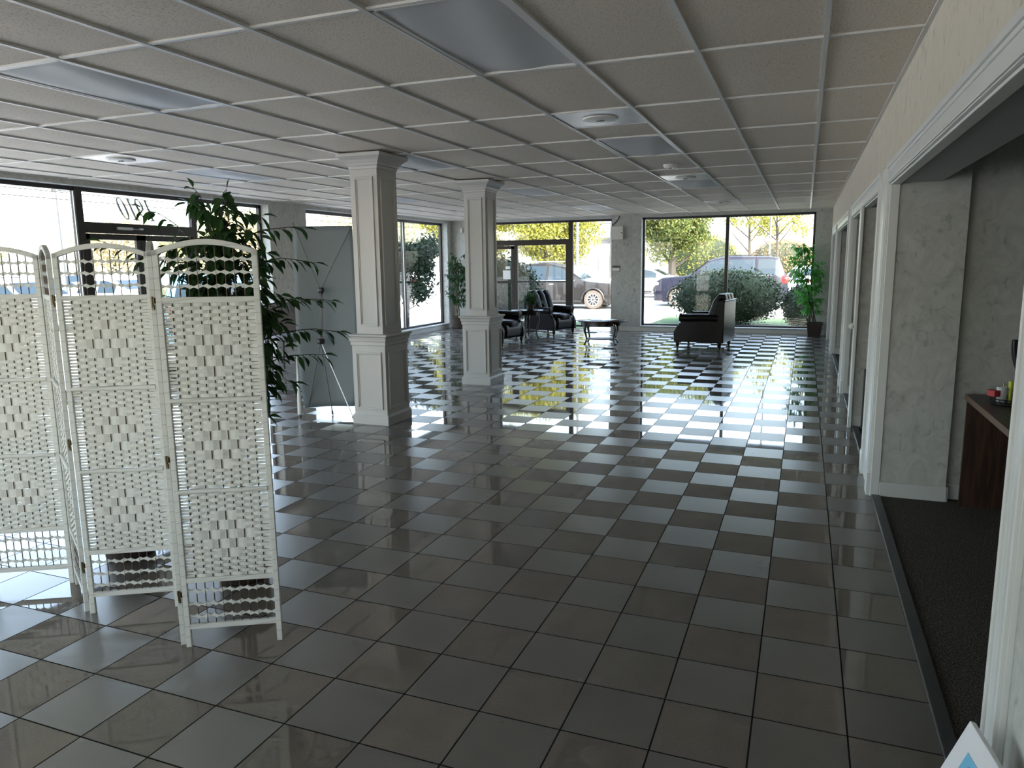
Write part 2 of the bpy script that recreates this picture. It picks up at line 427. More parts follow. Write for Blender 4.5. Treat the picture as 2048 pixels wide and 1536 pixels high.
# ceiling tiles, each panel sagging a little between the T bars
KX, MY = -1.788, 4.095
random.seed(4)
k0, k1 = -11, 4; m0, m1 = -7, 11
fixtures = {}        # cells replaced by lights: (k, m) -> kind
b = MB()
def cx(k): return max(XL, min(XR, KX + k * .6096))
def cyy(m): return max(YB, min(YF, MY + m * 1.2192))
LIGHTS = [(0, -1), (-4, -1), (-8, 2), (-4, 2), (0, 2), (0, 5), (-8, 5), (-4, 5), (-8, 8), (-4, 8)]
VENTS = [(0, 1, 0), (-8, 1, 0), (0, 4, 1), (0, 8, 0)]
for k in range(k0, k1):
    for m in range(m0, m1):
        x0, x1, y0, y1 = cx(k), cx(k + 1), cyy(m), cyy(m + 1)
        if x1 - x0 < .02 or y1 - y0 < .02: continue
        if (k, m) in LIGHTS: continue
        hv = [v for v in VENTS if v[0] == k and v[1] == m]
        if hv:
            ym = y0 + .6096
            if hv[0][2] == 0: y0 = ym
            else: y1 = ym
        sag = random.uniform(.002, .010)
        b.grid(lambda u, v, x0=x0, x1=x1, y0=y0, y1=y1, sag=sag: (x0+(x1-x0)*u, y0+(y1-y0)*v, CEIL + .004 - sag*16*u*(1-u)*v*(1-v) + .004), 4, 6)
struct(b.build('ceiling', M_CEIL, smooth=True, recalc=False))
b = MB(); b.box((XL-.3, YB-.3, CEIL+.10), (4.3, YF+.3, CEIL+.2)); struct(b.build('ceiling_deck', M_SOFFIT))
b = MB()
for k in range(-11, 4):
    x = KX + k * .6096
    if XL < x < XR: b.box((x-.012, YB, CEIL-.006), (x+.012, YF, CEIL+.008))
for m in range(m0, m1):
    y = MY + m * 1.2192
    if YB < y < YF:
        for k in range(k0, k1):
            if cx(k+1) - cx(k) > .02: b.box((cx(k)+.012, y-.011, CEIL-.003), (cx(k+1)-.012, y+.011, CEIL+.008))
for k, m, h in VENTS: b.box((cx(k)+.012, cyy(m)+.6096-.011, CEIL-.003), (cx(k+1)-.012, cyy(m)+.6096+.011, CEIL+.008))
b.box((XR-.022, YB, CEIL-.004), (XR, YF, CEIL+.006)); b.box((XL, YB, CEIL-.004), (XL+.022, YF, CEIL+.006)); b.box((XL, YF-.022, CEIL-.004), (XR, YF, CEIL+.006))
struct(b.build('ceiling_grid', M_GRID))

# right wall: header, pilasters between the office openings, casings
PIL = [(5.36, 6.04), (9.49, 10.20), (13.55, 14.25), (16.0, YF)]
OPEN = [(1.985, 5.36), (6.04, 9.49), (10.20, 13.55), (14.25, 16.0)]
b = MB()
b.box((XR, YB, 2.06), (XR+.28, YF+.2, CEIL+.1))
struct(b.build('wall_right', M_WALLR))
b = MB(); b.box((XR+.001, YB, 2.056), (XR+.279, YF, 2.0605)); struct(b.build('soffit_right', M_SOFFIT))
b = MB()
b.box((XR, YB, 0), (XR+.12, 1.985, 2.06))
for y0, y1 in PIL: b.box((XR, y0, 0), (XR+.44, y1, 2.06))
for y0, y1 in PIL[:3]: b.box((XR+.28, y0, 2.06), (XR+.44, y1, 2.5))
struct(b.build('wall_pilasters', M_WALL))
b = MB()
for y0, y1 in ((5.44, 5.60), (9.60, 9.75), (13.66, 13.8), (1.865, 1.985)):
    b.box((XR+.44 if y0 > 3 else XR+.12, y0, 0), (4.2, y1, 2.6))
b.box((XR-.006, 7.62, 0), (4.2, 7.74, 2.058))
b.box((4.1, YB, 0), (4.2, YF, 2.6))
b.box((XR, YF, 0), (4.2, YF+.2, 2.6))
struct(b.build('wall_office', M_WALL))
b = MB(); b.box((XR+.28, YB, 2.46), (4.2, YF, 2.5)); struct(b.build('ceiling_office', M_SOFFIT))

def casing(y0, y1, n):
    b = MB(); w = .125
    for q, (t, i0, i1) in enumerate(((.016, 0, w), (.026, w-.03, w), (.024, .002, .016), (.023, w-.055, w-.042))):
        i0 += q*.0006; i1 -= q*.0006; zt = 2.06+i0+.0003*q
        b.box((XR-t, y0-i1, .001*q), (XR+.001, y0-i0, zt)); b.box((XR-t, y1+i0, .001*q), (XR+.001, y1+i1, zt)); b.box((XR-t, y0-i1, zt), (XR+.001, y1+i1, 2.06+i1))
    b.box((XR-.004, y1-.012, 0), (XR+.05, y1, 2.06)); b.box((XR-.004, y0, 0), (XR+.05, y0+.012, 2.06)); b.box((XR-.004, y0, 2.046), (XR+.05, y1, 2.058))
    for yy in (y0-w, y1): b.box((XR-.029, yy-.004, -.001), (XR+.001, yy+w+.004, .16))
    struct(b.build('trim_%d' % n, M_WHITE, bevel=.003))
for i, (y0, y1) in enumerate(OPEN): casing(y0, y1, i + 2)
b = MB()                                      # plain painted boards between neighbouring casings
for (a, c) in ((5.485, 5.915), (9.615, 10.075), (13.675, 14.125)): b.box((XR-.010, a, 0), (XR, c, 2.185))
struct(b.build('trim_6', M_WHITE))
b = MB()
for y0, y1 in PIL[:3]: b.box((XR+.05, y0-.014, 0), (XR+.452, y0, .105)); b.box((XR+.44, y0-.014, 0), (XR+.454, y1, .105))
b.box((XR+.44, 5.426, 0), (4.1, 5.44, .105)); b.box((XR-.004, 7.606, 0), (4.1, 7.62, .105))
struct(b.build('baseboard_right', M_BASEB, bevel=.004))
b = MB(); b.box((XR-.032, 7.58, .0), (XR-.006, 7.75, 2.06)); b.box((XR-.040, 7.56, 0), (XR-.006, 7.60, .10)); post = struct(b.build('trim_7', M_WHITE, bevel=.004))

# left wall with the two glazed fronts
b = MB()
XW = XL - .24
b.box((XW, YB, 2.585), (XL, YF+.24, CEIL+.1))
b.box((XW, 10.12, 0), (XL, 11.11, 2.585)); b.box((XW, 16.72, 0), (XL, YF+.24, 2.585))
b.box((XW, 11.11, 0), (XL, 16.72, .10))
b.box((XW, YB-.2, 0), (XL, YB+.3, 2.6))
struct(b.build('wall_left', M_WALL))
b = MB()
b.box((XL, YF, 2.585), (XR, YF+.24, CEIL+.1)); b.box((XL, YF, 0), (-7.75, YF+.24, 2.585)); b.box((-4.20, YF, 0), (-3.507, YF+.24, 2.585))
b.box((.165, YF, 0), (XR, YF+.24, 2.585)); b.box((-3.507, YF, 0), (.165, YF+.24, .105))
struct(b.build('wall_far', M_WALL))
b = MB(); b.box((XL-.24, YB-.2, 2.585), (4.2, YB, CEIL+.1)); b.box((-3.6, YB-.2, 0), (XR-.1, YB, 1.2)); b.box((XR-.1, YB-.2, 0), (4.2, YB, 2.585)); b.box((XL-.24, YB-.2, 0), (XL+.1, YB, 2.585)); b.box((XL+.1, YB-.2, 0), (-3.6, YB, .1)); struct(b.build('wall_back', M_WALL))
b = MB(); bpanes = []; wq = (-3.6-XL-.1)/3
for q in range(4):
    xq = XL+.1 + wq*q; b.box((xq-.035, YB-.14, .1), (xq+.035, YB-.08, 2.585))
    if q < 3: bpanes.append([(xq+.035, YB-.11, .1), (xq+wq-.035, YB-.11, .1), (xq+wq-.035, YB-.11, 2.585), (xq+.035, YB-.11, 2.585)])
for q in range(3):
    x0 = -3.6+q*1.32; b.box((x0, YB-.14, 1.2), (x0+.05, YB-.08, 2.585)); bpanes.append([(x0+.05, YB-.11, 1.2), (x0+1.32, YB-.11, 1.2), (x0+1.32, YB-.11, 2.585), (x0+.05, YB-.11, 2.585)])  # unseen high windows, added to bring frontal light onto the screen
wb = struct(b.build('window_5', M_BRONZE))
for p_ in bpanes: MB().add(p_, [(0, 1, 2, 3)]).build('window_pane', M_GLASS, wb, recalc=False)
b = MB(); b.box((XL-.5, YB-.5, CEIL+.2), (4.6, YF+.6, CEIL+1.3)); b.box((XL-.5, YB-5.0, CEIL+.2), (4.6, YB-.5, CEIL+.5)); struct(b.build('roof_parapet_added_canopy', M_BRICK))  # parapet, plus an unseen rear canopy added to keep sun off the back windows
b = MB()
b.box((XL, 10.12, 0), (XL+.014, 11.11, .10)); b.box((XL, 16.72, 0), (XL+.014, YF, .10)); b.box((XL, 11.11, 0), (XL+.014, 16.72, .085))
struct(b.build('baseboard_left', M_BASEB, bevel=.004))
b = MB(); b.box((XL, YF-.014, 0), (-7.75, YF, .10)); b.box((-4.2, YF-.014, 0), (-3.507, YF, .10)); b.box((.165, YF-.014, 0), (XR-.04, YF, .10)); b.box((-3.507, YF-.012, 0), (.165, YF, .085))
struct(b.build('baseboard_far', M_BASEB, bevel=.004))
b = MB(); b.box((XL-.20, 11.11, .10), (XL+.02, 16.72, .125)); struct(b.build('trim_8', M_WHITE, bevel=.004))
b = MB(); b.box((-3.507, YF-.02, .105), (.165, YF+.2, .125)); struct(b.build('trim_9', M_BASEB, bevel=.004))

def window(n, parts, panes, m=M_BRONZE, alu=None):
    b = MB()
    for p in parts: b.box(*p)
    f = struct(b.build('window_%d' % n, m, bevel=.003))
    if alu:
        a = MB()
        for p in alu: a.box(*p)
        a.build('glazing_bead', M_ALU, f)
    for p in panes: MB().add(p, [(0, 1, 2, 3)]).build('window_pane', M_GLASS, f, recalc=False)
    return f
def yz(x, y0, y1, z0, z1): return [(x, y0, z0), (x, y1, z0), (x, y1, z1), (x, y0, z1)]
def xz(y, x0, x1, z0, z1): return [(x0, y, z0), (x1, y, z0), (x1, y, z1), (x0, y, z1)]
XG = XL - .18
A, B = XG - .035, XG + .025
# front shop window beside the double door
pr = [((A, YB+.3, 2.535), (B, 10.12, 2.585)), ((A, YB+.3, 0), (B, 6.72, .10)), ((A, 8.68, 0), (B, 10.12, .10))]
for y in (-1.5, .55, 2.6, 4.65): pr.append(((A, y-.04, .1), (B, y+.04, 2.54)))
pr += [((A, 6.715, 0), (B+.02, 6.815, 2.585)), ((A, 8.60, 0), (B, 8.685, 2.585)), ((A, 10.07, 0), (B, 10.12, 2.585)), ((A, 6.815, 2.03), (B+.02, 8.60, 2.166))]
pn = []
e = [YB+.3, -1.5, .55, 2.6, 4.65, 6.72]
for i in range(5): pn.append(yz(XG, e[i]+.04, e[i+1]-.01, .10, 2.535))
pn += [yz(XG, 6.815, 8.60, 2.166, 2.535), yz(XG, 8.685, 10.07, .10, 2.535)]
window(1, pr, pn, alu=[((B, 6.70, .1), (B+.012, 6.716, 2.535)), ((B+.0, 8.675, .1), (B+.008, 8.69, 2.535))])
# the double door
for i, (y0, y1) in enumerate(((6.82, 7.675), (7.68, 8.595))):
    b = MB(); s = .075
    b.box((A+.005, y0, .01), (B-.01, y0+s, 2.025)); b.box((A+.005, y1-s, .01), (B-.01, y1, 2.025))
    b.box((A+.005, y0, 1.95), (B-.01, y1, 2.025)); b.box((A+.005, y0, .01), (B-.01, y1, .22))
    d = struct(b.build('door_%d' % (i+1), M_BRONZE, bevel=.003))
    MB().add(yz(XG, y0+s, y1-s, .22, 1.95), [(0, 1, 2, 3)]).build('door_pane', M_GLASS, d, recalc=False)
    b = MB(); b.box((B, y0+.05, .98), (B+.05, y1-.05, 1.03)); b.build('push_bar', M_BRONZE2, d, bevel=.004)
    if i == 0:
        b = MB(); b.box((XG+.002, 8.03-.42, 1.0), (XG+.005, 8.03-.20, 1.28)) if False else None
b = MB(); b.box((B+.02, 7.27, 2.08), (B+.06, 7.50, 2.115)); b.box((B+.02, 7.49, 2.092), (B+.035, 7.66, 2.102)); b.box((B+.02, 7.62, 2.088), (B+.05, 7.68, 2.115))
tag(b.build('door_closer', M_ALU, bevel=.004), 'small metal door closer on the dark frame above the front doors', 'door closer')
# left window behind the banner and columns
pr = [((A, 11.11, 2.53), (B, 16.72, 2.585)), ((A, 11.11, .10), (B, 16.72, .165)), ((A, 11.11, .1), (B, 11.17, 2.58)), ((A, 16.66, .1), (B, 16.72, 2.58))]
for y in (13.06, 14.83): pr.append(((A, y-.04, .1), (B+.01, y+.04, 2.58)))
pn = [yz(XG, 11.17, 13.02, .165, 2.53), yz(XG, 13.10, 14.79, .165, 2.53), yz(XG, 14.87, 16.66, .165, 2.53)]
window(2, pr, pn, alu=[((B, 14.775, .16), (B+.008, 14.789, 2.53))])
# far windows
YG = YF + .18
A, B = YG - .025, YG + .035
pr = [((-3.507, A, 2.535), (.165, B, 2.585)), ((-3.507, A, .105), (.165, B, .165)), ((-3.507, A, .1), (-3.46, B, 2.58)), ((.12, A, .1), (.165, B, 2.58)), ((-1.672, A-.01, .1), (-1.598, B, 2.58))]
window(3, pr, [xz(YG, -3.46, -1.672, .165, 2.535), xz(YG, -1.598, .12, .165, 2.535)])
pr = [((-7.75, A, 2.535), (-4.20, B, 2.585)), ((-5.287, A-.02, 0), (-5.178, B, 2.585)), ((-7.75, A, 0), (-7.70, B, 2.585)), ((-4.247, A, 0), (-4.20, B, 2.585)),
      ((-5.178, A, .06), (-4.2, B, .10)), ((-7.70, A-.02, 2.02), (-5.287, B, 2.149)), ((-6.60, A, 0), (-5.287, B, .12)), ((-7.7, A, 0), (-7.64, B, 2.03)), ((-6.774+.09, A-.01, 0), (-6.60, B, 2.02)), ((-5.36, A-.01, 0), (-5.287, B, 2.02)), ((-6.6, A, 1.125), (-5.36, B, 1.16))]
window(4, pr, [xz(YG, -5.178, -4.247, .10, 2.535), xz(YG, -7.70, -5.287, 2.149, 2.535), xz(YG, -6.60, -5.36, .12, 1.125), xz(YG, -6.60, -5.36, 1.16, 2.02)], m=M_BRONZE2)
b = MB(); b.box((-7.63, A+.003, .01), (-7.56, B-.01, 2.015)); b.box((-6.774, A+.003, .01), (-6.69, B-.01, 2.015)); b.box((-7.63, A+.003, 1.94), (-6.69, B-.01, 2.015)); b.box((-7.63, A+.003, .01), (-6.69, B-.01, .2)); b.box((-7.6, A, 1.11), (-6.72, B-.01, 1.16))
d = struct(b.build('door_3', M_BRONZE2, bevel=.003))
MB().add(xz(YG, -7.56, -6.774, .2, 1.11), [(0, 1, 2, 3)]).build('door_pane', M_GLASS, d, recalc=False)
MB().add(xz(YG, -7.56, -6.774, 1.16, 1.94), [(0, 1, 2, 3)]).build('door_pane', M_GLASS, d, recalc=False)
b = MB(); b.box((-7.0, YG-.006, 1.20), (-6.80, YG-.003, 1.42)); tag(b.build('door_notice', M_LAMPW), 'blank pale notice sheet taped on the far glass door', 'notice')
b = MB(); b.box((-6.93, YG-.006, 1.45), (-6.81, YG-.003, 1.52)); tag(b.build('door_sticker', M_LAMPW), 'small white sticker above the notice on the far glass door', 'sticker')

# street number on the glass over the front doors, reads 1910 from outside
M_NUM, _t, _b = newmat('frosted number vinyl')
_b.inputs['Base Color'].default_value = (.5, .5, .5, 1); _b.inputs['Alpha'].default_value = .92
def digit(outlines, name, y0):
    b = MB()
    for poly in outlines:
        b.prism(poly, lambda u, v, t: (XG - .004 + t, y0 - u - .46 * v, 2.222 + v), 0, .002)
    return b.build(name, M_NUM)
def arc(cx0, cy0, rx, ry, a0, a1, n=18): return [(cx0 + rx*math.cos(math.radians(a0+(a1-a0)*i/n)), cy0 + ry*math.sin(math.radians(a0+(a1-a0)*i/n))) for i in range(n+1)]
def band(cx0, cy0, rx, ry, a0, a1, tk, n=24):
    out = []
    P_ = arc(cx0, cy0, rx, ry, a0, a1, n)
    for i in range(n):
        am = math.radians(a0 + (a1-a0)*(i+.5)/n); w = .011 + 1.5*tk*abs(math.cos(am))
        q = []
        for (x, y), k in ((P_[i], 1), (P_[i+1], 1)): q.append((x, y))
        f0 = 1 - w/rx
        a_ = (cx0 + (P_[i][0]-cx0)*f0, cy0 + (P_[i][1]-cy0)*(1-.016/ry)); c_ = (cx0 + (P_[i+1][0]-cx0)*f0, cy0 + (P_[i+1][1]-cy0)*(1-.016/ry))
        out.append([P_[i], P_[i+1], c_, a_])
    return out
one = [[(0, 0), (.10, 0), (.10, .010), (.068, .020), (.068, .285), (.058, .285), (-.002, .262), (-.002, .252), (.034, .258), (.034, .020), (0, .010)]]
nine = band(.062, .205, .062, .08, 0, 360, .018) + [[(.124, .20), (.120, .13), (.095, .05), (.04, .0), (.030, .010), (.070, .05), (.090, .12), (.094, .20)]]
zero = band(.068, .143, .068, .143, 0, 360, .018)
t = thing('street_number', 'grey vinyl street number 1910 on the glass above the front doors', 'sign', (0, 0, 0))
for nm, gl, y in (('digit_one', one, 7.98), ('digit_nine', nine, 7.86), ('digit_one', one, 7.70), ('digit_zero', zero, 7.575)):
    o = digit(gl, nm, y); o.parent = t

# ------------------------------------------------------------------ ceiling fixtures
def troffer(k, m, label, sag):
    x0, x1, y0, y1 = cx(k)+.012, cx(k+1)-.012, cyy(m)+.011, cyy(m+1)-.011
    t = thing('ceiling_light', label, 'ceiling light', ((x0+x1)/2, (y0+y1)/2, CEIL), group='recessed ceiling light panels')
    w, h = (x1-x0)/2, (y1-y0)/2
    b = MB()
    for p in (((-w, -h, -.004), (-w+.022, h, .05)), ((w-.022, -h, -.004), (w, h, .05)), ((-w, -h, -.004), (w, -h+.018, .05)), ((-w, h-.018, -.004), (w, h, .05)), ((-w, -h, .05), (w, h, .06))): b.box(*p)
    b.build('light_frame', M_GRID, t, bevel=.002)
    w2, h2 = w-.02, h-.016
    b = MB(); b.grid(lambda u, v: (-w2+2*w2*u, -h2+2*h2*v, .006 - sag*(math.sin(math.pi*u)**.7)*(math.sin(math.pi*v)**.6) - .004*math.sin(9*u+4*v)), 10, 16)
    b.build('diffuser', M_LENS, t, smooth=True, recalc=False)
LL = {(0, -1): 'large light panel nearest the camera, overhead at the top of the photo', (-4, -1): 'sagging light panel in the upper left corner of the ceiling', (-8, 2): 'light panel above the tall potted plant and street number',
      (-4, 2): 'light panel directly behind the capital of the nearest column', (0, 2): 'light panel between the first round vent and the smoke detector', (0, 5): 'light panel just beyond the second vent over the right aisle',
      (-8, 5): 'light panel near the left windows beyond the nearest column', (-4, 5): 'light panel right of the second column capital', (-8, 8): 'farthest light panel over the left rear corner', (-4, 8): 'farthest light panel over the armchairs'}
for k, m in LIGHTS: troffer(k, m, LL.get((k, m), 'light panel in the ceiling behind the camera'), .018 if (k, m) != (0, -1) else .010)
VL = {(0, 1): 'steel vent panel with round dish between two light panels on the right', (-8, 1): 'steel vent panel above the front shop windows on the left', (0, 4): 'steel vent panel touching the light panel over the right aisle', (0, 8): 'steel vent panel farthest back near the far windows'}
for k, m, h in VENTS:
    x0, x1 = cx(k)+.012, cx(k+1)-.012; y0 = cyy(m) + (.6096 if h else 0) + .011; y1 = y0 + .6096 - .022
    t = thing('ceiling_vent', VL[(k, m)], 'vent', ((x0+x1)/2, (y0+y1)/2, CEIL), group='square ceiling vents')
    w, hh = (x1-x0)/2, (y1-y0)/2
    b = MB(); b.box((-w, -hh, 0), (w, hh, .03)); b.build('vent_panel', M_STEEL, t, bevel=.01)
    MB().lathe([(.10, -.016), (.13, -.010), (.135, .0), (.135, .004)], 28).build('vent_dish', M_WHITEPL, t, smooth=True)
    b = MB(); b.box((-.03, -.006, -.022), (.03, .006, -.014)); b.box((-.006, -.02, -.022), (.006, .02, -.014)); b.build('adjusting_key', M_BLACK, t)
t = thing('smoke_detector', 'round white smoke detector on a ceiling tile over the right aisle', 'smoke detector', (KX+.34, MY+3.63*1.2192, CEIL-.004))
MB().lathe([(.062, -.034), (.07, -.026), (.078, -.010), (.08, .004)], 28).build('detector_body', M_WHITEPL, t, smooth=True)
MB().lathe([(.012, -.040), (.02, -.034), (.02, -.03)], 12).build('detector_sensor', M_GREYMET, t)

# ------------------------------------------------------------------ columns
def column(name, label, x, y):
    t = thing(name, label, 'column', (x, y, 0))
    def sq(b, prof):
        n = len(prof)
        vs = []
        for hx, hy, z in prof: vs += [(-hx, -hy, z), (hx, -hy, z), (hx, hy, z), (-hx, hy, z)]
        fs = [(4*i+k, 4*i+(k+1) % 4, 4*i+4+(k+1) % 4, 4*i+4+k) for i in range(n-1) for k in range(4)]
        fs += [(3, 2, 1, 0), (4*n-4, 4*n-3, 4*n-2, 4*n-1)]
        b.add(vs, fs)
    def e(h, z): return (h, h+.03, z)
    b = MB(); sq(b, [e(.207, 0), e(.207, .085), e(.192, .105), e(.190, .11), e(.190, .87)]); b.build('pedestal', M_COLUMN, t, bevel=.002)
    b = MB(); sq(b, [e(.195, .795), e(.200, .80), e(.200, .835), e(.208, .84), e(.210, .865), e(.213, .868), e(.214, .88), e(.224, .885), e(.230, .893), e(.230, .903), e(.224, .908)]); b.build('pedestal_cap', M_COLUMN, t, bevel=.002)
    b = MB(); sq(b, [e(.150, .90), e(.150, 2.56)]); b.build('shaft', M_COLUMN, t, bevel=.002)
    b = MB(); sq(b, [e(.150, 2.49), e(.158, 2.495), e(.160, 2.52), e(.172, 2.527), e(.178, 2.545), e(.200, 2.575), e(.232, 2.60), e(.240, 2.605), e(.240, 2.636)]); b.build('capital', M_COLUMN, t, bevel=.002)
    def frame(half, z0, z1, mg):
        hx, hy = half, half + .03
        for sgn in (-1, 1):
            for ax in (0, 1):
                face = (hy if ax == 0 else hx) * sgn; ww = (hx if ax == 0 else hy) - mg
                b = MB()
                for w_, pr_, o_ in ((.018, .014, 0), (.028, .006, .001)):
                    def bx(a0, a1, c0, c1):
                        if ax == 0: b.box((a0, face - sgn*.002, c0), (a1, face + sgn*pr_, c1))
                        else: b.box((face - sgn*.002, a0, c0), (face + sgn*pr_, a1, c1))
                    W_ = ww-o_; Z0 = z0+o_; Z1 = z1-o_
                    bx(-W_, -W_+w_, Z0+w_, Z1-w_); bx(W_-w_, W_, Z0+w_, Z1-w_); bx(-W_, W_, Z0, Z0+w_); bx(-W_, W_, Z1-w_, Z1)
                b.build('panel_moulding', M_COLUMN, t, bevel=.003)
    frame(.190, .155, .735, .042); frame(.150, .985, 2.42, .045)
column('column', 'nearest square cream column with panelled pedestal, beside the grey banner', -3.99, 6.45)
column('column', 'second square cream column, farther back beside the leather armchairs', -3.99, 9.03)

# ------------------------------------------------------------------ folding screen
PW = .392
def screen_panel(root, p0, p1):
    d = Vector((p1[0]-p0[0], p1[1]-p0[1], 0)).normalized()
    ang = math.atan2(d.y, d.x)
    R = Matrix.Rotation(ang, 3, 'Z')
    th = .020
    def bld(b, name, m, parent, **kw):
        return b.build(name, m, parent, **kw)
    frame = MB()
    frame.box((0, -th/2, 0), (.022, th/2, 1.648)); frame.box((PW-.022, -th/2, 0), (PW, th/2, 1.648))
    frame.box((.02, -th/2+.001, 1.443), (PW-.02, th/2-.001, 1.466)); frame.box((.02, -th/2+.001, .283), (PW-.02, th/2-.001, .305)); frame.box((.02, -th/2+.001, .079), (PW-.02, th/2-.001, .101))
    n = 16
    for i in range(n):
        u0, u1 = i/n, (i+1)/n
        z0, z1 = 1.645+.045*math.sin(math.pi*u0)**.9 if u0 > 0 else 1.645, 1.645+.045*math.sin(math.pi*u1)**.9 if u1 < 1 else 1.645
        x0, x1 = PW*u0, PW*u1
        frame.add([(x0, -th/2, z0-.022), (x1, -th/2, z1-.022), (x1, th/2, z1-.022), (x0, th/2, z0-.022), (x0, -th/2, z0), (x1, -th/2, z1), (x1, th/2, z1), (x0, th/2, z0)],
                  [(0, 3, 2, 1), (4, 5, 6, 7), (0, 1, 5, 4), (2, 3, 7, 6)] + ([(3, 0, 4, 7)] if i == 0 else []) + ([(1, 2, 6, 5)] if i == n-1 else []))
    f = frame.build('screen_panel', M_WRAP, root, bevel=.002)
    f.location = (p0[0], p0[1], 0); f.rotation_euler = (0, 0, ang)
    for z in (1.046, .669):
        b = MB(); b.tube([(.02, -.006, z+.008), (PW*.3, -.008, z+.009), (PW*.7, -.007, z+.007), (PW-.02, -.008, z+.008)], .0105, 10); b.build('wrapped_crossbar', M_WRAP, f, smooth=True)
    xs = [.022 + (PW-.044)*(i+1)/10 for i in range(9)]
    for x in xs:
        b = MB(); b.tube([(x, 0, .10), (x, 0, 1.66)], .0022, 6); b.build('vertical_rod', M_ROD, f, smooth=True)
    # woven paper: every strip runs over and under the rods, with a diamond of wider blocks
    rng = random.Random(int((p0[0]+9)*1000))
    for (zt, zb) in ((1.443, 1.064), (1.046, .687), (.669, .305)):
        rows = 27; h = (zt-zb)/rows; b = MB()
        for r in range(rows):
            z1 = zt - r*h; z0 = z1 - h
            g = (r-6)//3 if 6 <= r < 21 else None
            def phase(i):
                if g is not None:
                    lo = 4 - min(g, 4-g) - 1; hi = 4 + min(g, 4-g) + 1
                    if lo <= i <= hi: return (i + 4 + min(g, 4-g)) % 2   # 0 -> behind the rod
                return (i + r) % 2
            pts = [(.010, 0.0)]
            for i, x in enumerate(xs):
                s = .0032 if phase(i) == 0 else -.0032
                pts.append((x-.008, s*.9)); pts.append((x, s)); pts.append((x+.008, s*.9))
            pts.append((PW-.010, 0))
            pts[0] = (.012, -pts[1][1]*.6); pts[-1] = (PW-.012, -pts[-2][1]*.6)
            vs = []; tw = rng.uniform(-.0012, .0012)
            pinch = rng.random() < .35
            for j, (x, y) in enumerate(pts):
                e0 = -.0013 + rng.uniform(-.0004, .0012) + (.0016 if rng.random() < .06 else 0)
                edge = j in (0, 1) or j >= len(pts)-2
                if edge: e0 += (.0024 if j < 2 else .0012) + rng.uniform(-.0008, .0012)
                dz = rng.uniform(-.0006, .0006)
                vs += [(x, y+tw, z1-e0+dz), (x, y-tw, z0+e0*.6+dz)]
            fs = [(2*j, 2*j+1, 2*j+3, 2*j+2) for j in range(len(pts)-1)]
            b.add(vs, fs)
        b.build('woven_section', M_PAPER, f, recalc=False)
    # open lattice: knotted paper bands crossing the rods
    for zs in ((1.612, 1.561, 1.507), (.245, .187, .133)):
        for z in zs:
            b = MB()
            xx = [.020] + xs + [PW-.020]
            for i in range(len(xx)-1):
                xa, xb_ = xx[i], xx[i+1]; xm = (xa+xb_)/2
                top = lambda q: .0025 + .0075*abs(2*q-1)**1.3
                ns = 8; vs = []
                off = .0015*(-1)**i
                for j in range(ns+1):
                    q = j/ns; x = xa+(xb_-xa)*q; hh = top(q)
                    vs += [(x, -.0036+off, z+hh+off), (x, -.0030+off, z-hh+off), (x, .0036+off, z+hh+off), (x, .0030+off, z-hh+off)]
                fs = []
                for j in range(ns): 
                    a = 4*j
                    fs += [(a, a+1, a+5, a+4), (a+2, a+6, a+7, a+3), (a, a+4, a+6, a+2), (a+1, a+3, a+7, a+5)]
                b.add(vs, fs)
            b.build('lattice_band', M_PAPER, f, recalc=False)
    return f
scr = thing('folding_screen', 'white woven paper folding room screen with arched panels in the left foreground', 'folding screen', (0, 0, 0))
PTS = [(-3.728, 2.278), (-3.388, 2.478), (-3.030, 2.262), (-2.670, 2.462), (-2.366, 2.180), (-2.014, 2.375)]
SP = []
def near(p, q, t): return (p[0]+(q[0]-p[0])*t, p[1]+(q[1]-p[1])*t)
panels = [((-3.735, 2.286), (-3.394, 2.479)), ((-3.372, 2.475), (-3.037, 2.264)), ((-3.014, 2.265), (-2.677, 2.466)), ((-2.655, 2.462), (-2.375, 2.185)), ((-2.354, 2.183), (-2.013, 2.376))]
for a, c in panels: screen_panel(scr, a, c)
for (x, y) in ((-3.025, 2.258), (-2.364, 2.176)):
    for z in (1.44, .80, .22):
        b = MB(); b.obox((x, y, z+.015), (.030, .008, .022), Matrix.Rotation(-.3, 3, 'Z')); b.tube([(x, y-.004, z-.012), (x, y-.004, z+.03)], .005, 8); b.obox((x+.002, y-.003, z-.012), (.012, .006, .020), Matrix.Identity(3))
        b.build('brass_hinge', M_HINGE, scr, bevel=.001)

# ------------------------------------------------------------------ plants
def leafmesh(b, p, d, L, w, droop=.25, rng=random):
    d = Vector(d).normalized(); up = Vector((0, 0, 1)); s = d.cross(up)
    if s.length < .05: s = Vector((rng.uniform(-1, 1), rng.uniform(-1, 1), 0))
    s.normalize(); s = (s + Vector((0, 0, rng.uniform(-.5, .5)))).normalized(); n = s.cross(d).normalized()
    P = Vector(p)
    f = lambda t, k: P + d*L*t + s*w*k + n*(abs(k)*w*.35) + Vector((0, 0, -droop*L*t*t))
    vs = [f(0, 0), f(.22, .40), f(.22, 0), f(.22, -.40), f(.5, .5), f(.5, 0), f(.5, -.5), f(.78, .24), f(.78, 0), f(.78, -.24), f(1, 0)]
    b.add(vs, [(0, 2, 1), (0, 3, 2), (1, 2, 5, 4), (2, 3, 6, 5), (4, 5, 8, 7), (5, 6, 9, 8), (7, 8, 10), (8, 9, 10)])
